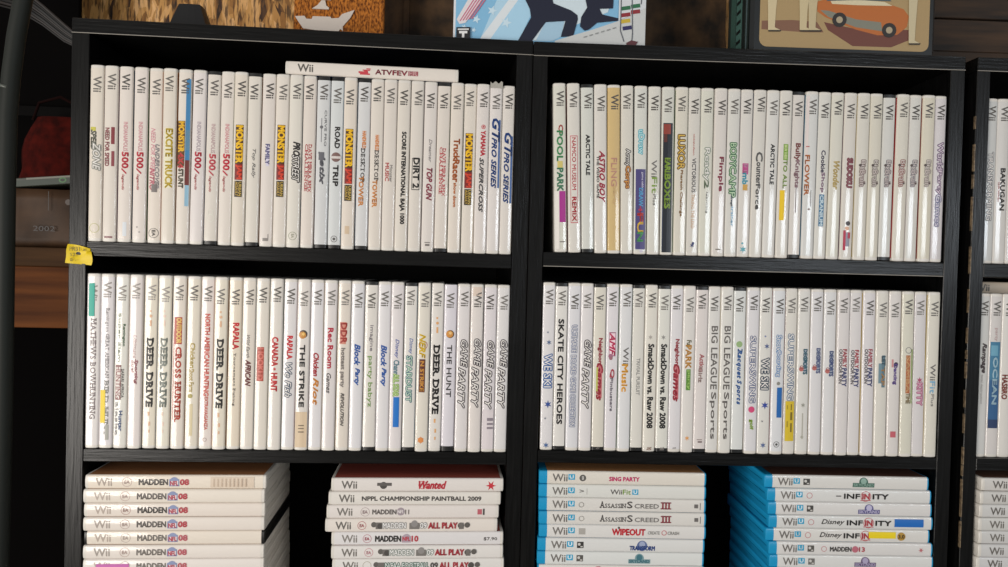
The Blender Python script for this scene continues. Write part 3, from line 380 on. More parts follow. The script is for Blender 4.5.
class Print:
    """flat printing that follows a spine; u runs down the spine in mm from the case top, v across it in mm (right edge +)"""
    def __init__(s, t): s.b = MB(); s.t = t; s.layer = 0
    def put(s, uv, faces, m, lift=.00026):
        lift += s.layer*.00006; s.layer += 1
        vs = [(v*MM, spine_y(v*MM, s.t)-lift, H-u*US) for u, v in uv]
        s.b.add(vs, faces, m)
    def text(s, body, u0, u1, col, h, dx, style, fill=None):
        uv, f = text_uv(body, style)
        P = [(u0+(u1-u0)*x, dx-h/2+h*y) for x, y in uv]
        lane = min(h, 1.5*(u1-u0)/max(len(body), 1))
        def strike(d, c, n):
            sh = [(0, 0)] + [(d*math.cos(2*math.pi*k/n), d*math.sin(2*math.pi*k/n)) for k in range(n)]
            V = []; F = []
            for a, b in sh:
                o = len(V); V += [(x+a, y+b) for x, y in P]; F += [tuple(i+o for i in q) for q in f]
            s.put(V, F, ink(c))
        if 'o' in style:
            strike(.13*lane+.16, col, 8); strike(0, fill or '#e6e2dd', 0)
        else: strike((.07 if 'b' in style else .03)*lane, col, 6 if 'b' in style else 4)
    def rect(s, u0, u1, v0, v1, col):
        n = 5; uv = []; f = []
        for i in range(n):
            v = v0+(v1-v0)*i/(n-1); uv += [(u0, v), (u1, v)]
        for i in range(n-1): f.append((2*i, 2*i+1, 2*i+3, 2*i+2))
        s.put(uv, f, ink(col))
    def disc(s, u, r, col, dx, sides=18):
        uv = [(u, dx)] + [(u+r*q*math.cos(2*math.pi*k/sides), dx+r*q*math.sin(2*math.pi*k/sides)) for q in (.5, 1) for k in range(sides)]; f = []
        for k in range(sides):
            j = (k+1) % sides; f += [(0, 1+k, 1+j), (1+k, 1+sides+k, 1+sides+j, 1+j)]
        s.put(uv, f, ink(col))
    def ring(s, u, r, col, dx, w=.6, sides=22):
        uv = []; f = []
        for k in range(sides):
            a = 2*math.pi*k/sides; uv += [(u+r*math.cos(a), dx+r*math.sin(a)), (u+(r-w)*math.cos(a), dx+(r-w)*math.sin(a))]
        for k in range(sides): j = (k+1) % sides; f.append((2*k, 2*j, 2*j+1, 2*k+1))
        s.put(uv, f, ink(col))
    def star(s, u, r, col, dx, arms=6):
        uv = []
        for k in range(arms*2):
            a = math.pi*k/arms; q = r if k % 2 == 0 else r*.38; uv.append((u+q*math.cos(a), dx+q*math.sin(a)))
        c = len(uv); uv.append((u, dx)); s.put(uv, [(c, k, (k+1) % (2*arms)) for k in range(2*arms)], ink(col))
    def ops(s, ops):
        for o in ops:
            k = o[0].upper()
            if k == 'T': s.text(*o[1:])
            elif k == 'R': s.rect(*o[1:])
            elif k == 'C': s.disc(*o[1:])
            elif k == 'O': s.ring(*o[1:])
            elif k == 'S': s.star(*o[1:])
        return s
    def fix(s):                                   # all print faces look out of the spine
        me_f = []
        for f in s.b.f:
            p = [s.b.v[i] for i in f]
            ar = sum(p[i][0]*p[(i+1) % len(p)][2]-p[(i+1) % len(p)][0]*p[i][2] for i in range(len(p)))
            me_f.append(f if ar > 0 else f[::-1])
        s.b.f = me_f; return s
    def build(s, name, parent): return s.fix().b.build(name, parent)
_LOGO = {}
def logo_mesh(t, col, kind='w'):
    k = (t, col, kind)
    if k not in _LOGO:
        p = Print(t); p.text('Wii', 0, 16.5, col, 8.2, 0, '')
        if kind == 'u':
            p.rect(17.6, 25, -2.2, 4.2, '#2a9cc4'); p.text('U', 19.2, 23.4, '#e8f2f6', 4, 1.2, 'b')
        _LOGO[k] = p.fix().b.mesh('console_logo')
    return _LOGO[k]
def sticker(t, u0, u1, v0, v1, col, words, parent):
    b = MB(); n = 6; d0, d1 = .00062, .0005; m = mat(col, .45, .4)
    vs = []
    for y_off in (d0, d1):
        for i in range(n):
            v = v0+(v1-v0)*i/(n-1); x = max(-t/2-.0002, min(t/2+.0002, v*MM))
            y = spine_y(x, t)-y_off
            vs += [(x, y, H-u0*US), (x, y, H-u1*US)]
    f = []
    for i in range(n-1):
        f.append((2*i, 2*i+1, 2*i+3, 2*i+2)); o = 2*n; f.append((o+2*i, o+2*i+2, o+2*i+3, o+2*i+1))
    f += [(0, 2*n, 2*n+1, 1), (2*n-2, 2*n-1, 4*n-1, 4*n-2)]
    o = b.add(vs, f, m).build('sticker', parent); o['label'] = words
    return o
ART = ['#8a3a2c', '#2f4a7a', '#3c3c3c', '#b07030', '#d8d2c8', '#d8d2c8', '#5a7a4a', '#6a2f5a', '#c8b060', '#1f1f22', '#a83030', '#d8d2c8', '#2a6a8a']
T_ROW, T_STK = .0142, .0148
def game_case(loc, rot, label, tint, ops=(), t=T_ROW, shell='w', sl=(.0036, H-.0036), logo=('#6f6b66', 8.5, 0), art=None, group=None, u=False, plain=False):
    c = thing('game_case', label, 'game case', loc, rot, group)
    sm = {'w': SHELL_W, 'k': SHELL_K, 'b': SHELL_B}[shell]
    obj('case_shell', shell_mesh(t, sm), c)
    s = obj('paper_sleeve', sleeve_mesh(t, *sl), c)
    for i, m in ((1, mat(tint, .42, .3, .7, .08)), (0, mat(art or random.choice(ART), .42, .35, .5, .2))):
        s.material_slots[i].link = 'OBJECT'; s.material_slots[i].material = m
    if plain: return c
    if logo:
        l = obj('console_logo', logo_mesh(t, logo[0], 'u' if u else 'w'), s); l.location = (logo[2]*MM, 0, -logo[1]*MM)
    ti = [o for o in ops if o[0].isupper() and o[0] != 'K']; pm = [o for o in ops if o[0].islower()]; pr = [(o[0][1:],)+tuple(o[1:]) for o in ops if o[0][0] == '$']
    ti = [o for o in ti if o[0][0] != '$']; ops = [o for o in ops if o[0][0] != '$']
    # printing on top of a sticker is listed after it and goes on the sticker
    st = None; on = []
    tt = []
    for o in ops:
        if o[0] == 'K': st = sticker(t, *o[1:], c); on.append((st, []))
        elif o[0].isupper():
            (on[-1][1] if on and o[0] in 'RT' and sleeve_covers(o, on_ops(ops)) else tt).append(o)
    if tt: Print(t).ops(tt).build('title_lettering', s)
    if pr: Print(t).ops(pr).build('price_mark', s)
    if pm: Print(t).ops(pm).build('publisher_logo', s)
    for k, lst in on:
        if lst:
            p = Print(t); p.layer = 8; p.ops(lst); p.build('sticker_print', k)
    return c
def on_ops(ops): return [o for o in ops if o[0] == 'K']
def sleeve_covers(o, ks):
    a, b = (o[1], o[2]) if o[0] == 'R' else (o[2], o[3])
    return any(k[1]-1 <= a and b <= k[2]+1 for k in ks)

ORD = ['first', 'second', 'third', 'fourth', 'fifth', 'sixth', 'seventh', 'eighth', 'ninth', 'tenth', 'eleventh', 'twelfth', 'thirteenth', 'fourteenth', 'fifteenth', 'sixteenth']
def place_word(i, n):
    if i == 0: return 'leftmost'
    if i == n-1: return 'rightmost'
    return ORD[i]+' from left' if i <= 15 else ORD[n-1-i]+' from right'
ROWS = {'L1': ('L', 0.0, 'upper left shelf'), 'R1': ('R', 0.0, 'upper right shelf'), 'L2': ('L', -.2262, 'lower left shelf'), 'R2': ('R', -.2258, 'lower right shelf')}
for row, (side, z, where) in ROWS.items():
    L = CASES[row]; n = len(L)
    for i, (xt, xb, tint, blk, look, ops) in enumerate(L):
        th = math.atan((xt-xb)/190.0); dy = .0012+random.uniform(-.0012, .0014)
        if blk: dy += .001
        lift = abs(math.sin(th))*T_ROW/2+.0001
        if row == 'L1' and i == 29: lift += .0001
        label = '%s, %s on %s' % (look, place_word(i, n), where)
        if len(label.replace(',', ', ').split()) <= 14: label = 'game case, ' + label
        faded = row == 'L2' and i < 6
        lc = '#98928c' if faded else random.choice(['#66625d', '#716d68', '#7c7873'] if row[1] == '2' else ['#56524e', '#625e5a', '#6c6863'])
        c = game_case(W(side, xb*MM, dy, z+lift+sag(side, xb*MM)+TILT[side]*T_ROW/2), (0, th, yaw(side)), label, tint, ops, shell='k' if blk else 'w',
                  sl=(.0046, H-.0044) if blk == 1 else (.0062, H-.0015) if blk == 2 else (.0036, H-.0034), logo=(lc, random.uniform(8.0, 13.5) if row != 'L2' or i else 13, random.uniform(-.5, .9)),
                  group='game cases on the '+where)
        if row == 'L1' and i == 29:                # torn clear wrap standing up at the top
            b = MB(); zz = [2.8, .8, 1.2, 3.2, 2.6, .8, 1.4, 3.8, 2.2]
            top = [(-7+14*k/8, zz[k]) for k in range(9)]
            b.prism([(x*MM, H+.0002+q*MM) for x, q in top] + [(.007, H-.004), (-.007, H-.004)], -.0009, -.0005, mat('#a8a49c', .2, .6))
            w = b.build('torn_wrap', c); w['label'] = 'torn clear plastic wrap'

# ------------------------------------------------------------------ stacks lying flat (spines face the room, lettering reads left to right)
def madden(tag, c1='#57514e', c2='#bb4650', num=True):
    return [('o', 43.5, 5.2, tag, 0), ('t', 'EA', 40.8, 46.2, tag, 3.4, 0, 'b'), ('T', 'MADDEN', 56, 86, c1, 6.0, 0, 'b'),
            ('R', 87.5, 98, -4.6, 3.2, '#7a86ac'), ('C', 92.7, 5.0, '#7a86ac', .4), ('R', 88.6, 97, -3.6, 1.4, '#d9cfd0'), ('T', 'NFL', 88.8, 96.8, '#b8485a', 4.6, -1.2, 'b'),
            ('T', '08', 99, 108, c2, 6.0, 0, 'b')]
def allplay(first, n1, tag, body='#9a9896'):
    return [('o', 40, 4.8, tag, 0), ('t', 'EA', 37.6, 42.4, tag, 3.2, 0, 'b'), ('C', 53, 3, '#5c5854', 1), ('R', 55, 62, -4, 3.4, '#6d6864'), ('C', 60, 3.2, '#4c4845', -.6),
            ('T', first, 63, 63+n1, body, 6, 0, 'bo', '#f0eeec'), ('R', 92, 103, -4, 3, '#77736f'), ('C', 97.5, 3.6, '#8a8684', 2), ('T', '09', 104, 111, body, 6, 0, 'bo', '#f0eeec'),
            ('T', 'ALL PLAY', 113, 145, '#a8323c', 6.4, 0, 'b'), ('C', 149, 3.4, '#4c4845', 0), ('R', 147, 152, -4, 3, '#6d6864'), ('C', 156, 3, '#5c5854', .6)]
def infin(u0, ring):
    return [('T', 'INF', u0, u0+18, '#2c2a2a', 5.4, 0, 'b'), ('O', u0+25, 6, '#b8404a', 0), ('R', u0+19, u0+31, -5, -4.3, '#b8404a'), ('T', 'IN', u0+21, u0+29, '#b8404a', 6, 0, 'b')] + ([('T', 'ITY', u0+33, u0+51, '#2c2a2a', 5.4, 0, 'b')] if ring else [])
def crest(u, c, light='#a8b4b0'): return [('C', u, 5.2, c, 1), ('R', u-12.5, u+12.5, -5, 0, c), ('T', 'SKYLAND', u-11.5, u+11.5, light, 3.4, -2.4, 'b'), ('C', u, 3.4, light, 2)]
def emb(c): return [('r', 44.5, 52, -3.4, 3.8, c), ('c', 47, 1.6, '#c8c6c2', 1), ('r', 48.5, 51, -2.4, -1, '#c8c6c2')]
NTH = ['topmost', 'second', 'third', 'fourth', 'fifth', 'sixth', 'seventh', 'eighth']
STACKS = [
 ('L', 'leftmost flat stack', -.2510, .01505, -.45, 'w',
  [(3.1, '#e3d8c9', madden('#c0a8a0')+[('K', 131, 177, -6, 5.4, '#d6c5b2', 'pale barcode label')]+[('R', 134+k*4.2, 135.6+k*4.2, -5, 4, '#c2ae9a') for k in range(9)], '#b3a59a', 'white game case with barcode label'),
   (1.9, '#e2d9cd', madden('#c0a8a0', '#6a625e'), '#b9aca2', 'white game case'), (2.4, '#e0d6cc', madden('#b09088', '#48423f'), '#b3a59a', 'white game case'),
   (2.1, '#e0d7ce', madden('#b8a098', '#5f5854'), '#a79c93', 'white game case'), (2.4, '#dfd5c8', madden('#b8a8a0', '#77706a', '#c0606a'), '#b3a59a', 'white game case with black ends'),
   (2.2, '#e0d8d0', madden('#b8a098', '#77706a', '#c0606a'), '#a39a92', 'white game case'), (2.3, '#e0d9d3', madden('#b8a8a0', '#77706a', '#c0606a')+[('K', 14, 48, -5.2, 2.6, '#c060a8', 'pink sticker')], '#b3a59a', 'white game case with pink sticker')], '#b07850'),
 ('L', 'second flat stack', -.2538, .01490, -.45, 'w',
  [(266.9, '#ded8d3', [('c', 57, 4, '#4a4744', -.6), ('r', 50, 66, -1, 2.4, '#5c5855'), ('T', 'Wanted', 96, 126, '#b8303c', 8.4, 0, 'bi'), ('O', 100, 4.6, '#c03a44', 0), ('$S', 176, 6, '#c2303c', -.6)], '#6b6762', 'white game case with red brush lettering'),
   (264.3, '#ded9d2', [('T', 'NPPL CHAMPIONSHIP PAINTBALL 2009', 36.5, 168, '#55514e', 4.6, 0, 'b')], '#6b6762', 'white game case with a long line of capitals'),
   (262.5, '#ded7d2', [('o', 42, 5, '#b0a0a0', 0), ('t', 'EA', 39.4, 44.6, '#a08a8a', 3.4, 0, 'b'), ('T', 'MADDEN', 50, 76, '#6b6562', 5, 0, 'b'), ('C', 81, 4.4, '#9a8e94', .4), ('T', 'NFL', 77.6, 84.4, '#e0d8d8', 3.4, .4, 'b'), ('T', '11', 86, 90, '#77706c', 5, 0, 'b'), ('$R', 166, 171, -3, 3, '#b8606a'), ('$R', 172, 174, -3.6, 3.6, '#4c4845')], '#77736d', 'white game case with small red price mark'),
   (261.3, '#e0d8d0', allplay('MADDEN', 25, '#b06a6c'), '#6b6762', 'white game case with player figures, jutting out left'),
   (268.3, '#dbd8d8', [('o', 39, 4.8, '#b88088', 0), ('t', 'EA', 36.6, 41.4, '#b05a64', 3.2, 0, 'b'), ('T', 'MADDEN', 48, 76, '#33302e', 6.2, 0, 'b'), ('R', 77, 87, -4.4, 3, '#b09aa4'), ('C', 82, 4.8, '#a898a4', .4), ('T', 'NFL', 78, 86, '#c04a58', 4.2, 0, 'b'), ('T', '10', 88, 95, '#c0444e', 6.2, 0, 'b'), ('$T', '$7.90', 168, 183, '#4a4644', 4, -.6, '')], '#8a8580', 'white game case with a price in black digits'),
   (268.5, '#dedad6', [(o[0], o[1]+1) + o[2:] if o[0] not in 'TtRr' else ((o[0], o[1], o[2]+1, o[3]+1)+o[4:] if o[0] in 'Tt' else (o[0], o[1]+1, o[2]+1)+o[3:]) for o in allplay('MADDEN', 26, '#c08890', '#8d948e')], '#77736d', 'white game case with player figures and grey-green letters'),
   (269.8, '#dddad6', [('o', 38, 4.8, '#b0a89a', 0), ('C', 48, 3, '#5c5854', 1), ('R', 50, 57, -4, 3.4, '#6d6864'), ('T', 'NCAA FOOTBALL', 58, 106, '#4f6a60', 6, 0, 'bo', '#e4e8e4'), ('T', '09', 108, 116, '#55514e', 6, 0, 'b'), ('T', 'ALL PLAY', 118, 150, '#a8323c', 6.4, 0, 'b'), ('C', 153, 3.4, '#4c4845', 0), ('C', 160, 3, '#5c5854', .6)], '#77736d', 'white game case with dark green and red lettering')], '#a85448'),
('R', 'left blue stack', -.2478, .0152, -.4474, 'b',
  [(3.2, '#dcd6cc', [('T', 'SING PARTY', 79.4, 113.5, '#c83a6c', 4.6, -.6, 'b'), ('c', 49.3, 3.8, '#5a5855', 0), ('t', '1', 48.6, 50.2, '#d8d6d2', 4, 0, 'b')], '#77736f', 'blue game case with pink capitals'),
   (3.3, '#d9d9d4', [('T', 'Wii', 81, 94, '#5f5c5a', 5.4, 0, ''), ('T', 'Fit', 95, 104, '#7a9a3a', 5.4, 0, ''), ('R', 105.7, 112.5, -2.8, 3.2, '#2a9cc4'), ('T', 'U', 107.2, 111, '#e8f2f6', 4, .3, 'b'), ('t', '>', 46, 51, '#67635f', 3.4, .4, ''), ('r', 54, 54.6, -3.5, 3.5, '#a8a6a2')], '#77736f', 'blue game case with thin grey and green letters'),
   (3.7, '#d8d5d0', [('T', 'A', 69, 74.5, '#4c4846', 7.4, .6, 's'), ('T', 'SSASSIN', 75, 99, '#5c5856', 5, -.6, 's'), ('T', 'S', 100, 106, '#4c4846', 7.4, .6, 's'), ('T', 'CREED', 108.5, 136, '#7a7674', 5, -.6, ''), ('T', 'III', 138.3, 150, '#8a3a42', 7.8, .2, 's'), ('O', 48, 3, '#98948e', 0), ('$R', 176.5, 181, -2, 2.4, '#6a6664'), ('$R', 183, 183.7, -4, 4, '#4a4644')], '#77736f', 'blue game case with red numerals, upper of two'),
   (4.1, '#d8d5d0', [('T', 'A', 69, 74.5, '#4c4846', 7.4, .6, 's'), ('T', 'SSASSIN', 75, 99, '#5c5856', 5, -.6, 's'), ('T', 'S', 100, 106, '#4c4846', 7.4, .6, 's'), ('T', 'CREED', 108.5, 136, '#7a7674', 5, -.6, ''), ('T', 'III', 138.3, 150, '#8a3a42', 7.8, .2, 's'), ('O', 48, 3, '#98948e', 0), ('$R', 176.5, 181, -2, 2.4, '#6a6664'), ('$R', 183, 183.7, -4, 4, '#4a4644')], '#77736f', 'blue game case with red numerals, lower of two'),
   (4.7, '#d9d7d4', [('T', 'WIPEOUT', 83, 120.4, '#c02834', 7, 0, 'b'), ('C', 90.5, 1.3, '#55514e', 4.8), ('T', 'CREATE', 123.5, 137, '#8a8884', 3.6, -.4, ''), ('O', 142, 2.9, '#b8404a', -.2), ('T', 'CRASH', 146, 159, '#8a8884', 3.6, -.4, ''), ('r', 45, 52.5, -3.4, 3.6, '#a8a49e')], '#77736f', 'blue game case with heavy red capitals'),
   (3.5, '#d8d8d6', [('C', 118.5, 6, '#5a6a94', 0), ('C', 118.5, 3.4, '#9aa4c0', 1.8), ('T', 'TRANSFORM', 104.5, 132.8, '#2f4680', 5, -2.6, 'b')]+emb('#33312f'), '#77736f', 'blue game case with navy arched emblem'),
   (3.3, '#d8dad8', crest(116, '#7a9aa0', '#3f707c')+emb('#55524e'), '#77736f', 'blue game case with pale teal emblem'),
   (4.2, '#dcd8d4', [('R', 22.6, 35.8, -5.4, 4.6, '#c03a44'), ('C', 29, 3, '#e8d8d4', 0), ('T', 'LU', 46, 60, '#3a3634', 6.8, 0, 'b'), ('O', 68.5, 6.6, '#c03a44', 0), ('T', 'IG', 65, 72, '#c03a44', 5.4, 0, 'b'), ('T', 'U Wii', 77.5, 104, '#3a3634', 7, 0, 'i')], None, 'white fronted game case with red square emblem')], '#c08a5c'),
 ('R', 'right blue stack', -.2482, .0151, -.4474, 'b',
  [(262.3, '#d8d6d2', crest(114, '#46685c', '#8aa89c')+emb('#44423f'), '#77736f', 'blue game case with small dark green emblem'),
   (265.5, '#d8d8d6', [('R', 79, 85, -.6, .6, '#4a4644'), ('o', 48.5, 3.4, '#b86a70', 0)]+infin(88.5, True), '#77736f', 'blue game case with wide capitals and no sticker'),
   (267.0, '#d8d6d4', crest(116.5, '#5a5688', '#b8b4d0')+emb('#44423f'), '#77736f', 'blue game case with violet-blue arched emblem'),
   (268.3, '#d6d6d4', [('T', 'Disney', 60.5, 87, '#3c3836', 7, 0, 'i'), ('o', 48.5, 3.4, '#b86a70', 0)]+infin(90, True)+[('K', 145, 178.6, -4, 5, '#1f68b8', 'blue sticker')], '#77736f', 'blue game case with a blue sticker'),
   (265.5, '#d8d6d2', [('T', 'Disney', 62, 87.5, '#3c3836', 7, 0, 'i'), ('o', 48.5, 3.4, '#b86a70', 0)]+infin(90, False)+[('K', 118.6, 150, -2.4, 5, '#e6cc1c', 'yellow sticker'), ('C', 156.5, 4.8, '#b08a3c', 0), ('T', '3.0', 153, 160, '#3c3428', 4, 0, 'b')], '#77736f', 'blue game case with a yellow sticker'),
   (269.2, '#d8d6d4', [('O', 63.5, 3.2, '#b86a70', 0), ('T', 'MADDEN', 70.5, 95, '#4a4644', 5, 0, 'b'), ('C', 99.5, 3.8, '#b86a78', 0), ('T', '13', 104, 110.5, '#b8505a', 5, 0, 'b'), ('$S', 176, 3.2, '#b86a70', 0)]+emb('#55524e'), '#77736f', 'blue game case with black and red football lettering'),
   (271.0, '#d8d8d6', crest(110.5, '#6a5a7a', '#a8a0bc')+emb('#6a6865'), '#77736f', 'blue game case with greyish purple emblem'),
   (271.0, '#d8d6d2', [('T', 'LEGO', 100, 122, '#a85a4a', 5, 0, 'b')]+emb('#6a6865'), '#77736f', 'blue game case with reddish word')], '#6a4a40'),
 ('R', 'far right flat stack', -.2475, .0152, -.4474, 'w',
  [(513.0, '#cfccc8', [], '#6b6762', 'white game case'), (511.2, '#cbc9c5', [], '#6b6762', 'white game case'), (511.2, '#cdccca', [], '#6b6762', 'white game case'), (510.4, '#cdccc8', [], '#77736d', 'white game case'),
   (511.6, '#cbcac8', [], '#77736d', 'white game case'), (511.0, '#cccbca', [], '#6b6762', 'white game case'), (510.4, '#cdcccc', [('K', 4, 60, -6.8, -5.2, '#b86a8a', 'thin pink strip')], '#6b6762', 'white game case')], '#7a5a4c'),
]
for side, where, ztop, pitch, zshelf, sh, cases, cover in STACKS:
    n = 13; p = (ztop-zshelf)/n; t = p-.0003
    for k in range(n):
        vis = k < len(cases)
        x0, tint, ops, lc, look = cases[k] if vis else (cases[-1][0]+random.uniform(-1.4, -.5)*(1 if where == 'second flat stack' else -1), '#d8d5d0', [], '#77736d', '')
        if vis:
            label = '%s, %s in %s' % (look, NTH[k]+(' down' if k else ''), where)
        else: label = 'game case deep in the %s' % where
        x0 = min(x0, 270.8) if side == 'R' and x0 < 400 else x0+3.0 if side == 'R' else x0+(5.2 if x0 < 200 else 3.2)
        blue = sh == 'b'
        plainwhite = blue and k == 7 and lc is None
        game_case(W(side, x0*MM+.1905, (-.011 if side == 'L' else -.004)+(0.0 if k % 2 else .0006), zshelf+(n-1-k)*p+p/2), (0, -math.pi/2, yaw(side)+random.uniform(-.004, .004)), label, tint, ops, t=t, shell='k' if vis and 'black ends' in look else sh,
                  sl=(.0022, H-.0015) if plainwhite else (.0022, H-.0092) if blue else (.0036, H-.0034), logo=None if plainwhite else (lc, 15.5 if blue else 11.5 + (0 if side == 'L' else 1.5), 0), art='#1c86b8' if blue and k else cover,
                  group='game cases in the '+where, u=blue, plain=not vis)

# the loose case lying across the tops on the upper left shelf
game_case(W('L', .3990, .002, .1921+.0073-.0004), (0, -math.pi/2+.0042, yaw('L')), 'white game case with red wing emblem lying flat across the upright cases', '#ded6cd',
          [('T', 'ATV', 98, 116, '#7a2c38', 5.2, -.4, 'b'), ('T', 'FEV', 117, 133, '#8e3440', 5.2, -.4, 'b'), ('R', 134, 145, -3, 2.2, '#9c5058'), ('T', 'ER', 135, 144, '#c89a9a', 4.4, -.4, 'b'), ('c', 87.5, 2.6, '#c23c48', -1.6), ('r', 79.5, 88, -2.6, -.6, '#c23c48'), ('r', 81, 92, -4.2, -2.6, '#c23c48'), ('r', 84, 92, .2, 1.4, '#c23c48'), ('r', 88, 92.5, 1.8, 3, '#c23c48')],
          t=.0144, logo=('#5f5b56', 13.5, 0))
# far right bookcase: the few cases its left end shows
F3 = [(0.0, 'grey outlined capitals', '#c9cac8', [('T', 'TRANSFORMING', 62, 140, '#7a7c80', 6, .4, 'o')], 'upper'),
      (0.0, 'heavy black capitals beside small red words', '#d2cfcb', [('T', 'BAKUGAN', 80, 128, '#2a2826', 5.6, .8, 'b'), ('T', 'battle brawlers', 96, 118, '#a85a5a', 2.4, -3.2, '')], 'upper'),
      (0.0, 'blank white spine', '#d2cfcb', [], 'upper'),
      (-.2258, 'dark brush lettering and a grey line', '#cfcfcc', [('T', 'Rampage', 58, 92, '#4a4244', 6.6, 1, 'bi'), ('T', 'total destruction', 94, 128, '#a8a6a4', 2.8, 0, '')], 'lower'),
      (-.2258, 'blue picture band with pale lettering', '#d2cdca', [('T', 'party', 40, 55, '#b89a9a', 3.6, 0, ''), ('R', 56, 100, -6, 5.6, '#3f7898'), ('R', 100, 154, -6, 5.6, '#2f5c88'), ('R', 60, 72, -5, 3, '#6aa0b8'), ('T', 'OCEAN', 74, 128, '#a8c4d0', 5.4, .4, 'b'), ('R', 146, 156, -6, 5.6, '#2a3c60')], 'lower'),
      (-.2258, 'brown-red bold letters', '#dad6d0', [('T', 'HASBRO', 94, 122, '#7a3a2c', 6, -2, 'b')], 'lower'),
      (-.2258, 'blank cream spine', '#dad6d0', [], 'lower')]
xs = {0.0: .5098, -.2258: .5096}
for z, look, tint, ops, where in F3:
    x = xs[z]+.0073; xs[z] += .0146
    game_case(W('R', x, .006, z+.0001), (0, 0, yaw('R')), 'game case with %s, %s shelf, far right bookcase' % (look, where), tint, ops, logo=('#5f5b56', 9, .4), group='game cases in the far right bookcase')
game_case(W('R', .7150, .045, -.2258+.1905+.0073), (0, -math.pi/2, yaw('R')), 'cream game case lying flat on upright cases in the far right bookcase', '#d8c8b4', [], t=.0144)


# ------------------------------------------------------------------ bookcases
def bookcase(side, x0, wi, pl, pr, ztop, shelves, label, depth=.238, banded=(), chip=None, last=False):
    h0 = FR[side][0].z
    c = thing('bookcase', label, 'bookcase', W(side, x0, 0, -h0), (0, 0, yaw(side)), 'black wood-grain bookcases')
    Z = lambda z: z+h0
    T = .0158
    def board(name, a, b, m, bev=.0006):
        # own origin at the board's centre, so that each board shows its own stretch of grain
        ctr = [(p+q)/2 for p, q in zip(a, b)]
        o = MB().box([p-q for p, q in zip(a, ctr)], [p-q for p, q in zip(b, ctr)], m, bev).build(name, c); o.location = ctr; return o
    board('side_panel', (-pl, 0, 0), (0, depth, Z(ztop)-.0001), WOOD_V)
    board('side_panel', (wi, 0, 0), (wi+pr, depth, Z(ztop)-.0001), WOOD_V)
    tp = board('top_panel', (-pl, -.0004, Z(ztop)), (wi+pr, depth, Z(ztop)+T), WOOD_H)
    for z in shelves:
        T = .0140 if -.24 < z < -.1 else .0158
        s = board('shelf', (.0002, 0, Z(z)-T), (wi-.0002, depth-.008, Z(z)-.00005), WOOD_H)
        if z > -.3: s.rotation_euler.y = TILT[side]
        if z in banded:
            b = MB().box((-wi/2+.001, -depth/2+.0035, -T/2-.0004), (wi/2-.001, -depth/2+.0046, -T/2+.0004), BANDING).build('edge_banding', s); b['label'] = 'worn lower edge with its light catch painted pale'
    T = .0158
    b = MB().box((-(wi+pl+pr)/2, -depth/2-.0006, -T/2-.0003), ((wi+pl+pr)/2, -depth/2+.0004, -T/2+.0004), BANDING).build('edge_banding', tp); b['label'] = 'worn lower edge with its light catch painted pale'
    board('back_panel', (.0002, depth-.006, .06), (wi-.0002, depth-.001, Z(ztop)-.0002), mat('#0d0d0d', .8, .2))
    board('plinth', (.0002, .012, 0), (wi-.0002, .028, .058), WOOD_H)
    if chip:
        b = MB(); random.seed(5); z = chip[1]
        while z < chip[0]:
            l = random.uniform(.012, .05); w = random.uniform(.0002, .0007)
            b.box((-pl-.0004, -.0004, Z(z)), (-pl+w, .003, Z(z+l*random.uniform(.5, .95))), RAW); z += l
        o = b.build('chipped_edge', c); o['label'] = 'chipped pale chipboard edge'
    return c
bookcase('L', 0, .4642, .0181, .0186, .2257, (0.0, -.2262, -.45, -.69, -.93), 'left black wood-grain bookcase with a yellow tag on its post')
bookcase('R', 0, .4630, .0164, .0168, .2209, (0.0, -.2258, -.4474, -.69, -.93), 'middle black wood-grain bookcase holding the blue game cases', banded=(0.0,))
bookcase('R', .5096, .4630, .0156, .0168, .2209, (0.0, -.2258, -.4474, -.69, -.93), 'far right black bookcase with a chipped pale front edge', chip=(.175, -.33))

def poly_on(b, pts, y, m):                   # flat printed shape facing the room, local x/z
    ar = sum(pts[i][0]*pts[(i+1) % len(pts)][1]-pts[(i+1) % len(pts)][0]*pts[i][1] for i in range(len(pts)))
    if ar < 0: pts = pts[::-1]
    b.add([(x, y, z) for x, z in pts], [tuple(range(len(pts)))], m)
def text_on(b, body, x0, x1, z0, z1, y, m, style=''):
    uv, f = text_uv(body, style); b.add([(x0+(x1-x0)*u, y, z0+(z1-z0)*v) for u, v in uv], f, m)
def circ(x, z, rx, rz=None, n=20): rz = rz or rx; return [(x+rx*math.cos(2*math.pi*k/n), z+rz*math.sin(2*math.pi*k/n)) for k in range(n)]
def star5(x, z, r, rot=0): return [(x+(r if k % 2 == 0 else r*.42)*math.sin(math.pi*k/5+rot), z+(r if k % 2 == 0 else r*.42)*math.cos(math.pi*k/5+rot)) for k in range(10)]

# yellow tag wrapped where the left post meets the upper shelf
t = thing('price_tag', 'crumpled yellow paper tag stuck on the left post at the upper shelf', 'tag', W('L', -.0075, -.0012, -.0285), (0, 0, yaw('L')))
b = MB(); nx, nz = 9, 7; ym = mat('#e0c21a', .5, .4)
def tagy(u, v): return -.0009*math.sin(u*7+v*3)-.0007*math.cos(v*9-u*4)
L_ = []
for j in range(nz):
    for i in range(nx):
        u, v = i/(nx-1), j/(nz-1)
        x = -.0112+.0250*u-(.002*(1-v)*(1-u))+.0016*math.sin(v*5)*u; z = .0055+.0205*v+.002*u*(v-.5)-.0045*u*u*(v > .8)-.001*u
        L_.append((x, tagy(u, v), z))
fs = [(j*nx+i, j*nx+i+1, (j+1)*nx+i+1, (j+1)*nx+i) for j in range(nz-1) for i in range(nx-1)]
b.add(L_, fs, ym)
b.add([(x, y+.0004, z) for x, y, z in L_], [f[::-1] for f in fs], ym)
o = b.build('tag_paper', t, True)
b = MB(); k = mat('#6a5a1c', .6)
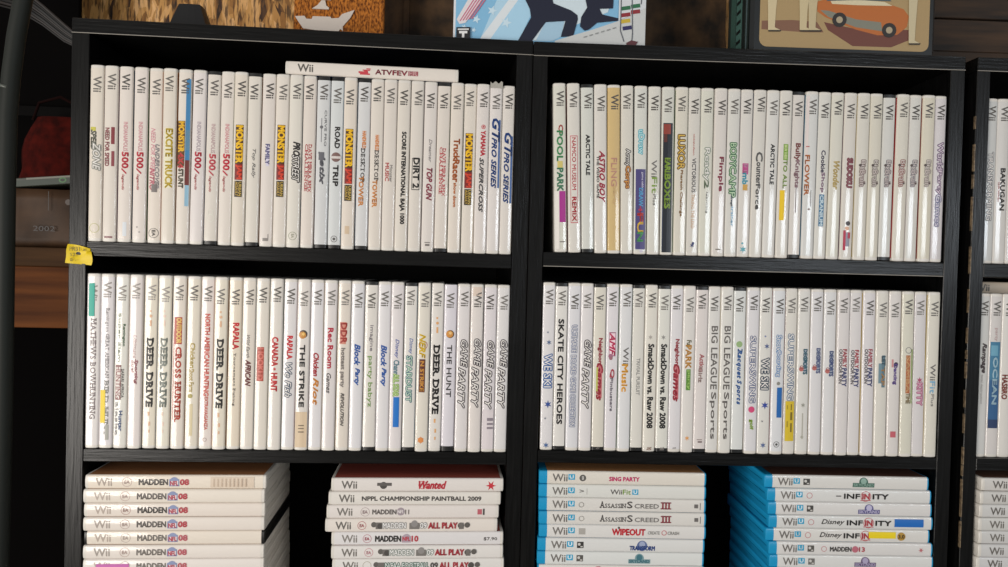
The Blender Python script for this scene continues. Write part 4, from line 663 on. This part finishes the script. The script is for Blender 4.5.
text_on(b, 'PR31 x', -.008, .0085, .0185, .0232, -.0021, k, 'b'); text_on(b, 'S2', -.0075, -.002, .0128, .0165, -.0021, k); text_on(b, '0 -', -.0075, -.001, .0075, .0112, -.0021, k)
b.build('tag_print', t)

# ------------------------------------------------------------------ things standing on top
ZT = .2418
# wide game box
g = thing('game_box', 'wide pale blue game box with dancing silhouettes standing on the bookcase tops', 'box', W('R', -.1086, .02, .2392), (0, 0, yaw('R')))
bw, bh, bd = .2223, .205, .055
o = MB().box((0, 0, 0), (bw, bd, bh), mat('#d8dade', .4), .0008).build('carton', g)
P = lambda X, Y: ((440+X/4.2-453)*1.158*MM, ((38+(440+X/4.2-453)*.042-Y/4.2)*1.158+5.0)*MM)
def up(z): return max(.001, min(bh-.001, z))
b = MB(); y = -.0002
def pp(lst, col, ext=None):
    global y
    y -= .00006
    pts = [P(*q) for q in lst]
    poly_on(b, [(max(.0006, min(bw-.0006, x)), up(z)) for x, z in pts], y, mat(col, .4, .4, .3))
def raw(pts, col):
    global y
    y -= .00006; poly_on(b, pts, y, mat(col, .4, .4, .3))
raw([(.0025, .001), (bw-.001, .001), (bw-.001, bh-.001), (.0025, bh-.001)], '#7fb4d6')
raw([(.03, .001), (.07, .001), (.135, bh-.002), (.11, bh-.002)], '#aacde2')
pp([(160, 175), (205, 175), (345, -5), (290, -5)], '#d6dde2')
pp([(205, 175), (330, 175), (390, 40), (345, -5), (330, -5)], '#a4cce4')
raw([(.066, .05), (.105, .056), (.12, .2), (.05, .2)], '#cfe0ea')
pp([(330, 175), (400, 175), (700, 60), (720, -10), (460, -10), (470, 60), (380, 110)], '#c9d8e0')
pp([(440, 95), (520, 90), (505, 160), (470, 178), (400, 178)], '#9fc0d6')
for X, Y, r in ((150, 85, 5.2), (275, 100, 6.5), (215, 50, 6), (100, 118, 3.6), (140, 130, 3.2)):
    x, z = P(X, Y); raw(star5(x, z, r*MM, .3), '#c4dbe8')
pp([(68, 85), (80, 105), (105, 100), (175, 5), (178, -8), (120, -8)], '#d9d3d6')
for q in range(5): pp([(80+q*12, 92-q*2), (85+q*12, 93-q*2), (142+q*12, 2), (136+q*12, 2)], '#c06a84')
NAVY = '#161b30'
pp([(325, 178), (378, 80), (372, 45), (345, -8), (462, -8), (470, 22), (545, 52), (572, 72), (574, 90), (556, 160), (505, 162), (522, 96), (440, 100), (384, 178)], NAVY)
pp([(604, 137), (584, 118), (588, 80), (612, 40), (600, -8), (722, -8), (720, 45), (664, 46), (676, 70), (744, 86), (742, 97), (655, 104), (622, 132)], NAVY)
raw([(.066, .053), (.086, .053), (.092, .09), (.104, .098), (.1, .13), (.086, .135), (.072, .1)], NAVY); raw(circ(.09, .148, .011), NAVY)
raw([(.135, .057), (.153, .057), (.16, .11), (.15, .135), (.136, .11)], NAVY); raw(circ(.148, .149, .011), NAVY)
pp([(480, 190), (480, 178), (640, 132), (750, 96), (866, 45), (866, 200)], '#c3c6c6')
pp([(745, -10), (866, -10), (866, 45), (745, 97)], '#cdd2d6')
raw([(.175, .06), (bw-.002, .06), (bw-.002, bh-.002), (.17, bh-.002)], '#d2d6da')
for X, Y, c in ((775, 45, '#2f6a4a'), (775, 73, '#8a2c34'), (775, 99, '#c2a83a'), (782, 128, '#2c2c5c'), (815, 37, '#2f6a4a'), (815, 61, '#8a2c34')):
    pp([(X-20, Y-6), (X+18, Y-11), (X+20, Y+5), (X-18, Y+10)], c)
for a_, b_ in (((752, -5), (752, 140)), ((797, -5), (803, 150)), ((838, -5), (836, 30)), ((752, 140), (768, 185)), ((803, 150), (800, 190))):
    pp([(a_[0], a_[1]), (a_[0]+4, a_[1]), (b_[0]+4, b_[1]), (b_[0], b_[1])], '#5c6068')
for q in range(6): pp([(600+q*24, 163-q*7), (614+q*24, 159-q*7), (614+q*24, 164-q*7), (600+q*24, 168-q*7)], '#8d9090')
pp([(780, 190), (800, 180), (828, 186), (820, 200), (780, 200)], '#5a3036')
pp([(68, 120), (126, 120), (126, 166), (68, 166)], '#1c1c20'); pp([(74, 126), (120, 126), (120, 132), (74, 132)], '#d8d8d8')
pp([(80, 136), (114, 136), (114, 146), (102, 146), (102, 163), (92, 163), (92, 146), (80, 146)], '#e0e0e0')
text_on(b, 'Wii', .15, .2, .175, .195, y-.0001, mat('#8a8e92', .4))
b.build('front_print', g)

# tin box with a plain picture front
g = thing('tin_box', 'dark upright tin box with a tan picture panel and orange car', 'box', W('R', .2368, .02, .2369), (0, 0, yaw('R')))
tw, th_, td = .2192, .19, .085
DARK = mat('#14181a', .35)
MB().box((0, 0, 0), (tw, td, th_), DARK, .004).build('tin_body', g)
Q = lambda X, Y: ((660+X/3.6-750)*1.184*MM, ((53+(660+X/3.6-750)*.03-Y/3.6)*1.184+5)*MM)
b = MB(); y = -.0002
def qq(lst, col):
    global y
    y -= .00006; poly_on(b, [(max(.002, min(tw-.002, x)), max(.002, min(th_-.003, z))) for x, z in [Q(*p) for p in lst]], y, mat(col, .45, .4, .2))
x0, z0 = Q(355, 178); x1 = Q(965, 195)[0]; zt = th_-.012; rc = .009
fr = []
for cx_, cz_, a0 in ((x1-rc, zt-rc, 0), (x0+rc, zt-rc, 1), (x0+rc, z0+rc, 2), (x1-rc, z0+rc, 3)):
    fr += [(cx_+rc*math.cos(math.pi/2*(a0+k/5)), cz_+rc*math.sin(math.pi/2*(a0+k/5))) for k in range(6)]
poly_on(b, fr, y, mat('#a58c62', .45, .4, .2))
raw2 = lambda pts, col: None
qq([(362, 88), (470, 85), (560, 92), (585, 128), (520, 128), (362, 118)], '#7c5844')
qq([(585, 92), (720, 120), (890, 118), (905, 150), (830, 180), (690, 176), (600, 120)], '#6a3c30')
# a plain rounded orange car with two wheels
qq([(558, 20), (560, 55), (590, 75), (700, 118), (780, 138), (850, 136), (884, 108), (890, 70), (870, 45), (800, 22), (690, 12), (600, 8)], '#b2652c')
qq([(570, 50), (600, 52), (700, 82), (790, 92), (796, 124), (700, 110), (600, 74)], '#7d7d70')
qq([(606, 18), (690, 12), (800, 20), (830, 34), (700, 32), (612, 28)], '#d0c4a4')
qq([(590, 18), (604, 6), (700, -2), (810, 4), (826, 18), (700, 14)], '#4c5a60')
for X, Y in ((640, 84), (820, 120)): qq([(X+26*math.cos(2*math.pi*k/16), Y+26*math.sin(2*math.pi*k/16)) for k in range(16)], '#2a2624'); qq([(X+12*math.cos(2*math.pi*k/12), Y+12*math.sin(2*math.pi*k/12)) for k in range(12)], '#a89a80')
for X, s, c in ((395, 1, '#c9b994'), (508, 1, '#c4b48e'), (540, 1, '#bdae8a'), (900, .9, '#c2b594')):
    yo = 0 if X != 900 else 45
    qq([(X-16*s, -20), (X+22*s, -20), (X+16*s, 50+yo), (X+14*s, 112+yo), (X+36*s, 122+yo), (X-10*s, 122+yo), (X-12*s, 60+yo)], c)
    qq([(X-10*s, 121+yo), (X+38*s, 121+yo), (X+34*s, 127+yo), (X-8*s, 127+yo)], '#3c3428')
poly_on(b, [(x0+.01, .12), (x1-.01, .12), (x1-.01, zt-.012), (x0+.01, zt-.012)], y-.0001, mat('#b09a70', .45, .4, .2))
b.build('front_print', g)
b = MB(); sx = -.0003; zz = th_-.006
def side(y0, y1, z0, z1, col):
    global sx
    sx -= .00005; b.add([(sx, y1, z0), (sx, y0, z0), (sx, y0, z1), (sx, y1, z1)], [(0, 1, 2, 3)], mat(col, .4, .4, .2))
side(.006, .079, .006, zz, '#26302e'); side(.052, .07, .008, zz, '#3c5a52'); side(.03, .05, .008, zz, '#4c7068'); side(.012, .016, .008, zz, '#5a6c70'); side(.022, .026, .008, zz, '#1c2020')
for k in range(14): side(.034, .048, .012+k*.012, .016+k*.012, '#161c1c')
b.build('side_print', g)

# brown bristly panel with a pale boat
g = thing('picture_panel', 'brown bristly panel with a white paper boat on the left bookcase', 'picture', W('L', .1948, .1, ZT), (math.radians(-4), 0, yaw('L')))
pw, ph = .1105, .16
br = noise_mat('brown_bristle', '#5a2e10', '#b8702c', 420, (1, 1, .45), .85, .9, .2, 8, .38, .6)
MB().box((0, 0, 0), (pw, .012, ph), br, .001).build('bristle_board', g)
Bq = lambda X, Y: ((270+X/4.8-293.5)*1.22*MM, ((30.5-Y/4.8)*1.22+30)*MM)
BO = mat('#c9beb4', .6)
b = MB(); b.prism([Bq(*q) for q in ((120, 80), (165, 76), (175, 90), (200, 90), (205, 76), (290, 74), (295, 82), (330, 78), (345, 58), (405, 34), (385, 75), (350, 120), (352, 142), (340, 132), (325, 150), (270, 146), (215, 144), (160, 138), (140, 110))], -.0022, -.0002, BO)
o = b.build('paper_hull', g); o['label'] = 'white paper boat hull'
b = MB(); b.prism([Bq(*q) for q in ((200, 38), (225, 20), (245, -6), (262, -6), (268, 20), (282, 30), (280, 38))], -.0022, -.0002, BO)
b.prism([Bq(*q) for q in ((225, -10), (290, -10), (256, -60))], -.0022, -.0002, BO)
o = b.build('paper_sail', g); o['label'] = 'white paper sail'

# small black tapered stand
g = thing('desk_stand', 'small black tapered stand on the left bookcase before the strand board', 'stand', W('L', .0825, .075, ZT), (0, 0, yaw('L')))
b = MB(); kb = mat('#0e0e10', .5)
ring = [(.0235, .018, 0), (.0235, .018, .014), (.0135, .012, .041), (.0125, .011, .0425)]
vs = []; fs = []
for hx, hy, z in ring:
    for k in range(16):
        a = 2*math.pi*k/16; ca, sa = math.cos(a), math.sin(a); q = max(abs(ca), abs(sa))**.75
        vs.append((hx*ca/q, hy*sa/q, z))
for r in range(3):
    for k in range(16): fs.append((r*16+k, r*16+(k+1) % 16, (r+1)*16+(k+1) % 16, (r+1)*16+k))
fs += [tuple(range(15, -1, -1)), tuple(range(48, 64))]
b.add(vs, fs, kb).build('stand_body', g)
MB().tube([(.021, 0, .008), (.034, 0, .0032), (.05, .01, .0022), (.075, .03, .0022), (.09, .06, .0022)], .002, kb).build('cord', g)

# boards leaning behind
dk = noise_mat('dark_old_board', '#1c130b', '#5e452b', 34, (1, 1, .8), .75, .3)
g = thing('hardboard_sheet', 'dark brown hardboard sheet standing behind the pale blue game box', 'board', W('R', -.2129, .19, .2395), (0, 0, yaw('R')))
MB().box((0, 0, 0), (.4748, .006, .42), dk, .0006).build('sheet', g)
b = MB(); b.box((.028, -.004, 0), (.036, -.0001, .42), dk); b.build('batten', g)
b = MB(); b.box((0, -.003, .03), (.085, -.0001, .033), dk); b.build('seam_strip', g)
pk = noise_mat('dark_plank', '#1c130c', '#4a3421', 26, (.25, 1, 2.4), .7, .4)
pv = noise_mat('dark_plank_upright', '#1c130c', '#4a3421', 26, (2.4, 1, .25), .7, .4)
g = thing('plank_panel', 'dark planked wooden panel standing behind the tin box and far bookcase', 'panel', W('R', .452, .2, .2369), (0, 0, yaw('R')))
for z in (.002, .044, .068, .115, .165, .215):
    h = {.002: .040, .044: .022}.get(z, .045); MB().box((.075 if z == .002 else 0, (-.006 if z == .044 else 0), z), (.6, .012, z+h), pk, .001).build('plank', g)
for x, w in ((.004, .022), (.03, .012), (.046, .026)): MB().box((x, -.001, 0), (x+w, .012, .0435), pv, .001).build('upright', g)
MB().box((.0, .0125, 0), (.6, .018, .26), pk).build('backing', g)

# ------------------------------------------------------------------ left gap: tube, bench and what lies on it
g = thing('metal_tube', 'dark grey-green metal tube rising and bending left of the bookcases', 'tube', W('L', -.0665, -.03, -(FR['L'][0].z)), (0, 0, yaw('L')))
h0 = FR['L'][0].z
pts = [(-.0055, 0, h0-1.048), (-.003, 0, h0-.5), (0, 0, h0-.17), (.0, 0, h0+.06), (.0008, 0, h0+.13), (.0035, 0, h0+.17), (.008, 0, h0+.21), (.0145, 0, h0+.25), (.023, 0, h0+.29), (.034, 0, h0+.33)]
MB().tube(pts, .0088, mat('#171b17', .6, .3), 18).build('tube_body', g, True)
MB().tube([(0, 0, h0+.155), (.0008, 0, h0+.158)], .0093, mat('#4a4e48', .4), 18).build('joint_ring', g, True)
MB().box((-.03, -.02, 0), (.02, .02, .004), mat('#2b302b', .5)).build('foot_plate', g)
wl = noise_mat('pine', '#40210d', '#653a1a', 18, (.2, 1, 3), .75, .2, .15); wd = noise_mat('dark_pine', '#2a1b0e', '#4a321c', 18, (.2, 1, 3), .75, .2, .15)
g = thing('workbench', 'brown wooden bench end in the gap left of the bookcases', 'bench', W('L', -.45, .2, -h0), (0, 0, yaw('L')))
MB().box((-.45, 0, h0-.0295), (.42, .15, h0-.0042), wd, .001).build('bench_top', g)
MB().box((-.45, .006, h0-.1125), (.42, .03, h0-.0297), wl, .001).build('apron', g)
for x in (-.44, .375): MB().box((x, .04, 0), (x+.04, .08, h0-.0297), wd, .001).build('leg', g)
g = thing('wrapped_parcel', 'tan parcel in clear plastic wrap lying on the wooden bench', 'parcel', W('L', -.2, .215, -.0040), (0, 0, yaw('L')))
tp_ = noise_mat('tan_wrap', '#2a1c11', '#4a3422', 14, (1, 1, 1), .55, .4, .2)
random.seed(8)
b = MB(); nx, nz = 14, 7; pwid, phei, pdep = .165, .079, .06
fr = [(pwid*i/(nx-1), -.0015*math.sin(i*1.1+j*.7)-.0006*random.random(), phei*j/(nz-1)) for j in range(nz) for i in range(nx)]
bk = [(x, pdep, z) for x, _, z in fr]; o = len(fr)
fs = [(j*nx+i, j*nx+i+1, (j+1)*nx+i+1, (j+1)*nx+i) for j in range(nz-1) for i in range(nx-1)]
fs += [tuple(q+o for q in f[::-1]) for f in fs]
for i in range(nx-1): fs += [(i, o+i, o+i+1, i+1), ((nz-1)*nx+i, (nz-1)*nx+i+1, o+(nz-1)*nx+i+1, o+(nz-1)*nx+i)]
for j in range(nz-1): fs += [(j*nx, (j+1)*nx, o+(j+1)*nx, o+j*nx), (j*nx+nx-1, o+j*nx+nx-1, o+(j+1)*nx+nx-1, (j+1)*nx+nx-1)]
b.add(fr+bk, fs, tp_).build('wrapped_body', g, True)
b = MB(); text_on(b, '2002', .034, .062, .022, .029, -.0055, mat('#241c18', .5), 'b'); poly_on(b, [(.053, .05), (.0538, .05), (.0538, .076), (.053, .076)], -.0055, mat('#241c18', .5))
poly_on(b, circ(.079, .062, .004), -.0055, mat('#3a2c24', .5)); b.build('printed_text', g)
g = thing('leaflet_case', 'thin green and white case lying tilted on the wrapped parcel', 'case', W('L', -.198, .216, .0762), (0, math.radians(-5.5), yaw('L')))
MB().box((0, 0, .0), (.17, .055, .012), mat('#34382f', .5), .001).build('case_body', g)
b = MB(); poly_on(b, [(.001, .0008), (.1, .0008), (.1, .0085), (.001, .0085)], -.0002, mat('#1e2c20', .5)); poly_on(b, [(.02, .009), (.169, .009), (.169, .0114), (.02, .0114)], -.0002, mat('#6c6c62', .5)); poly_on(b, circ(.067, .0058, .005, .0038), -.0003, mat('#3c6a3c', .5)); poly_on(b, circ(.067, .0058, .003, .002), -.0004, mat('#141c14', .5)); b.build('printed_edge', g)
# dark red cloth bag behind the parcel
g = thing('cloth_bag', 'slumped dark red cloth bag behind the wrapped parcel', 'bag', W('L', -.195, .322, -.0040), (0, 0, yaw('L')))
b = MB(); nu, nv = 22, 12; vs = []; fs = []
for j in range(nv+1):
    v = j/nv; z = .195*v; wv = .075*(1-.55*v**1.5)+.006*math.sin(v*9); dv = .028*(1-.5*v)
    for i in range(nu):
        a = 2*math.pi*i/nu; k = 1+.06*math.sin(a*5+v*6)+.04*math.sin(a*9-v*11)
        vs.append((wv*math.cos(a)*k+.01*v, dv*math.sin(a)*k, z))
for j in range(nv):
    for i in range(nu): fs.append((j*nu+i, j*nu+(i+1) % nu, (j+1)*nu+(i+1) % nu, (j+1)*nu+i))
fs += [tuple(range(nu-1, -1, -1)), tuple(range(nv*nu, nv*nu+nu))]
b.add(vs, fs, noise_mat('red_cloth', '#280705', '#450f09', 60, rough=.95, spec=.1)).build('bag_body', g, True)
MB().tube([(-.03, -.005, .19), (-.02, -.008, .215), (.01, -.008, .225), (.04, -.006, .21), (.045, -.005, .188)], .0022, mat('#140403', .95, .1)).build('bag_handle', g, True)
g = thing('added_dark_board', 'added black board behind the wooden bench, standing in for deep shade', 'board', W('L', -.45, .372, -h0), (0, 0, yaw('L')))  # added black sheets that make the gap behind the bench look shaded
MB().box((-.5, 0, 0), (.42, .01, h0+.1), mat('#050404', .95, .05), .001).build('lower_sheet', g)
MB().box((-.5, 0, h0+.1004), (.262, .01, h0+.52), mat('#060505', .95, .05), .001).build('upper_sheet', g)
MB().box((-.5, -.012, h0+.2), (.26, -.0002, h0+.215), mat('#080707', .9, .1)).build('rail', g)
# grey cables hanging by the top corner
g = thing('cable_bundle', 'bundle of grey cables drooping beside the left bookcase top corner', 'cable', W('L', -.15, .15, .26), (0, 0, yaw('L')))
for k in range(8):
    e = (k-3.5)*.0042; e2 = e*.5
    pts = [(-.11, .1, .085+e), (-.05, .04, .066+e), (-.005, .0, .048+e), (.025, -.002, .028+e*.8), (.05, 0, .008+e*.7), (.066, .0, -.002+e2), (.082, .004, -.012+e2), (.1, .02, -.028+e2), (.122, .03, -.05+e2), (.1310, .035, -.06+e2)]
    MB().tube(pts, .0013+.0005*(k % 3), mat(['#0f0d0d', '#262120', '#0a0909'][k % 3], .6), 8).build('cable', g, True)

# ------------------------------------------------------------------ room shell
OSB = osb_mat()
struct(MB().box((-1.6, 1.25, 0), (1.9, 1.27, 2.4), OSB).build('wall_back'))
struct(MB().box((-3.2, -3.6, -.05), (2.6, 1.27, 0), noise_mat('concrete', '#6a6864', '#8a8782', 8, rough=.85)).build('floor'))

# ------------------------------------------------------------------ light: an open doorway low on the left behind the viewer, and a window
def area(name, loc, target, sx, sy, energy, col):
    l = bpy.data.lights.new(name, 'AREA'); l.shape = 'RECTANGLE'; l.size = sx; l.size_y = sy; l.energy = energy; l.color = col
    o = bpy.data.objects.new(name, l); COL.objects.link(o); o.location = loc
    o.rotation_euler = (Vector(target)-Vector(loc)).to_track_quat('-Z', 'Y').to_euler(); return o
area('doorway_daylight', (-1.9, -1.7, .58), (-.1, .85, .85), 1.7, 1.1, 74, (1.0, .945, .88))
area('window_daylight', (1.95, -2.2, 1.33), (.2, .85, 1.0), 1.3, .34, 20, (.84, .92, 1.0))
w = bpy.data.worlds.new('garage_air'); SC.world = w; w.use_nodes = True
w.node_tree.nodes['Background'].inputs['Color'].default_value = (1, .97, .93, 1)
w.node_tree.nodes['Background'].inputs['Strength'].default_value = .32

# ------------------------------------------------------------------ camera
R = ((0.99967, 0.000464, 0.025674), (0.025678, -0.018069, -0.999507), (0.0, 0.999837, -0.018075))
cd = bpy.data.cameras.new('camera'); co = bpy.data.objects.new('camera', cd); COL.objects.link(co)
cd.sensor_fit = 'HORIZONTAL'; cd.sensor_width = 36; cd.lens = 740/1008*36; cd.clip_start = .02
m = Matrix(((R[0][0], -R[1][0], -R[2][0]), (R[0][1], -R[1][1], -R[2][1]), (R[0][2], -R[1][2], -R[2][2]))).to_4x4()
m.translation = (0, 0, CAM_Z); co.matrix_world = m
SC.camera = co
vs_ = SC.view_settings; SC.display_settings.display_device = 'sRGB'; vs_.view_transform = 'Standard'; vs_.look = 'None'; vs_.gamma = 1; vs_.use_curve_mapping = False; vs_.exposure = 0.06
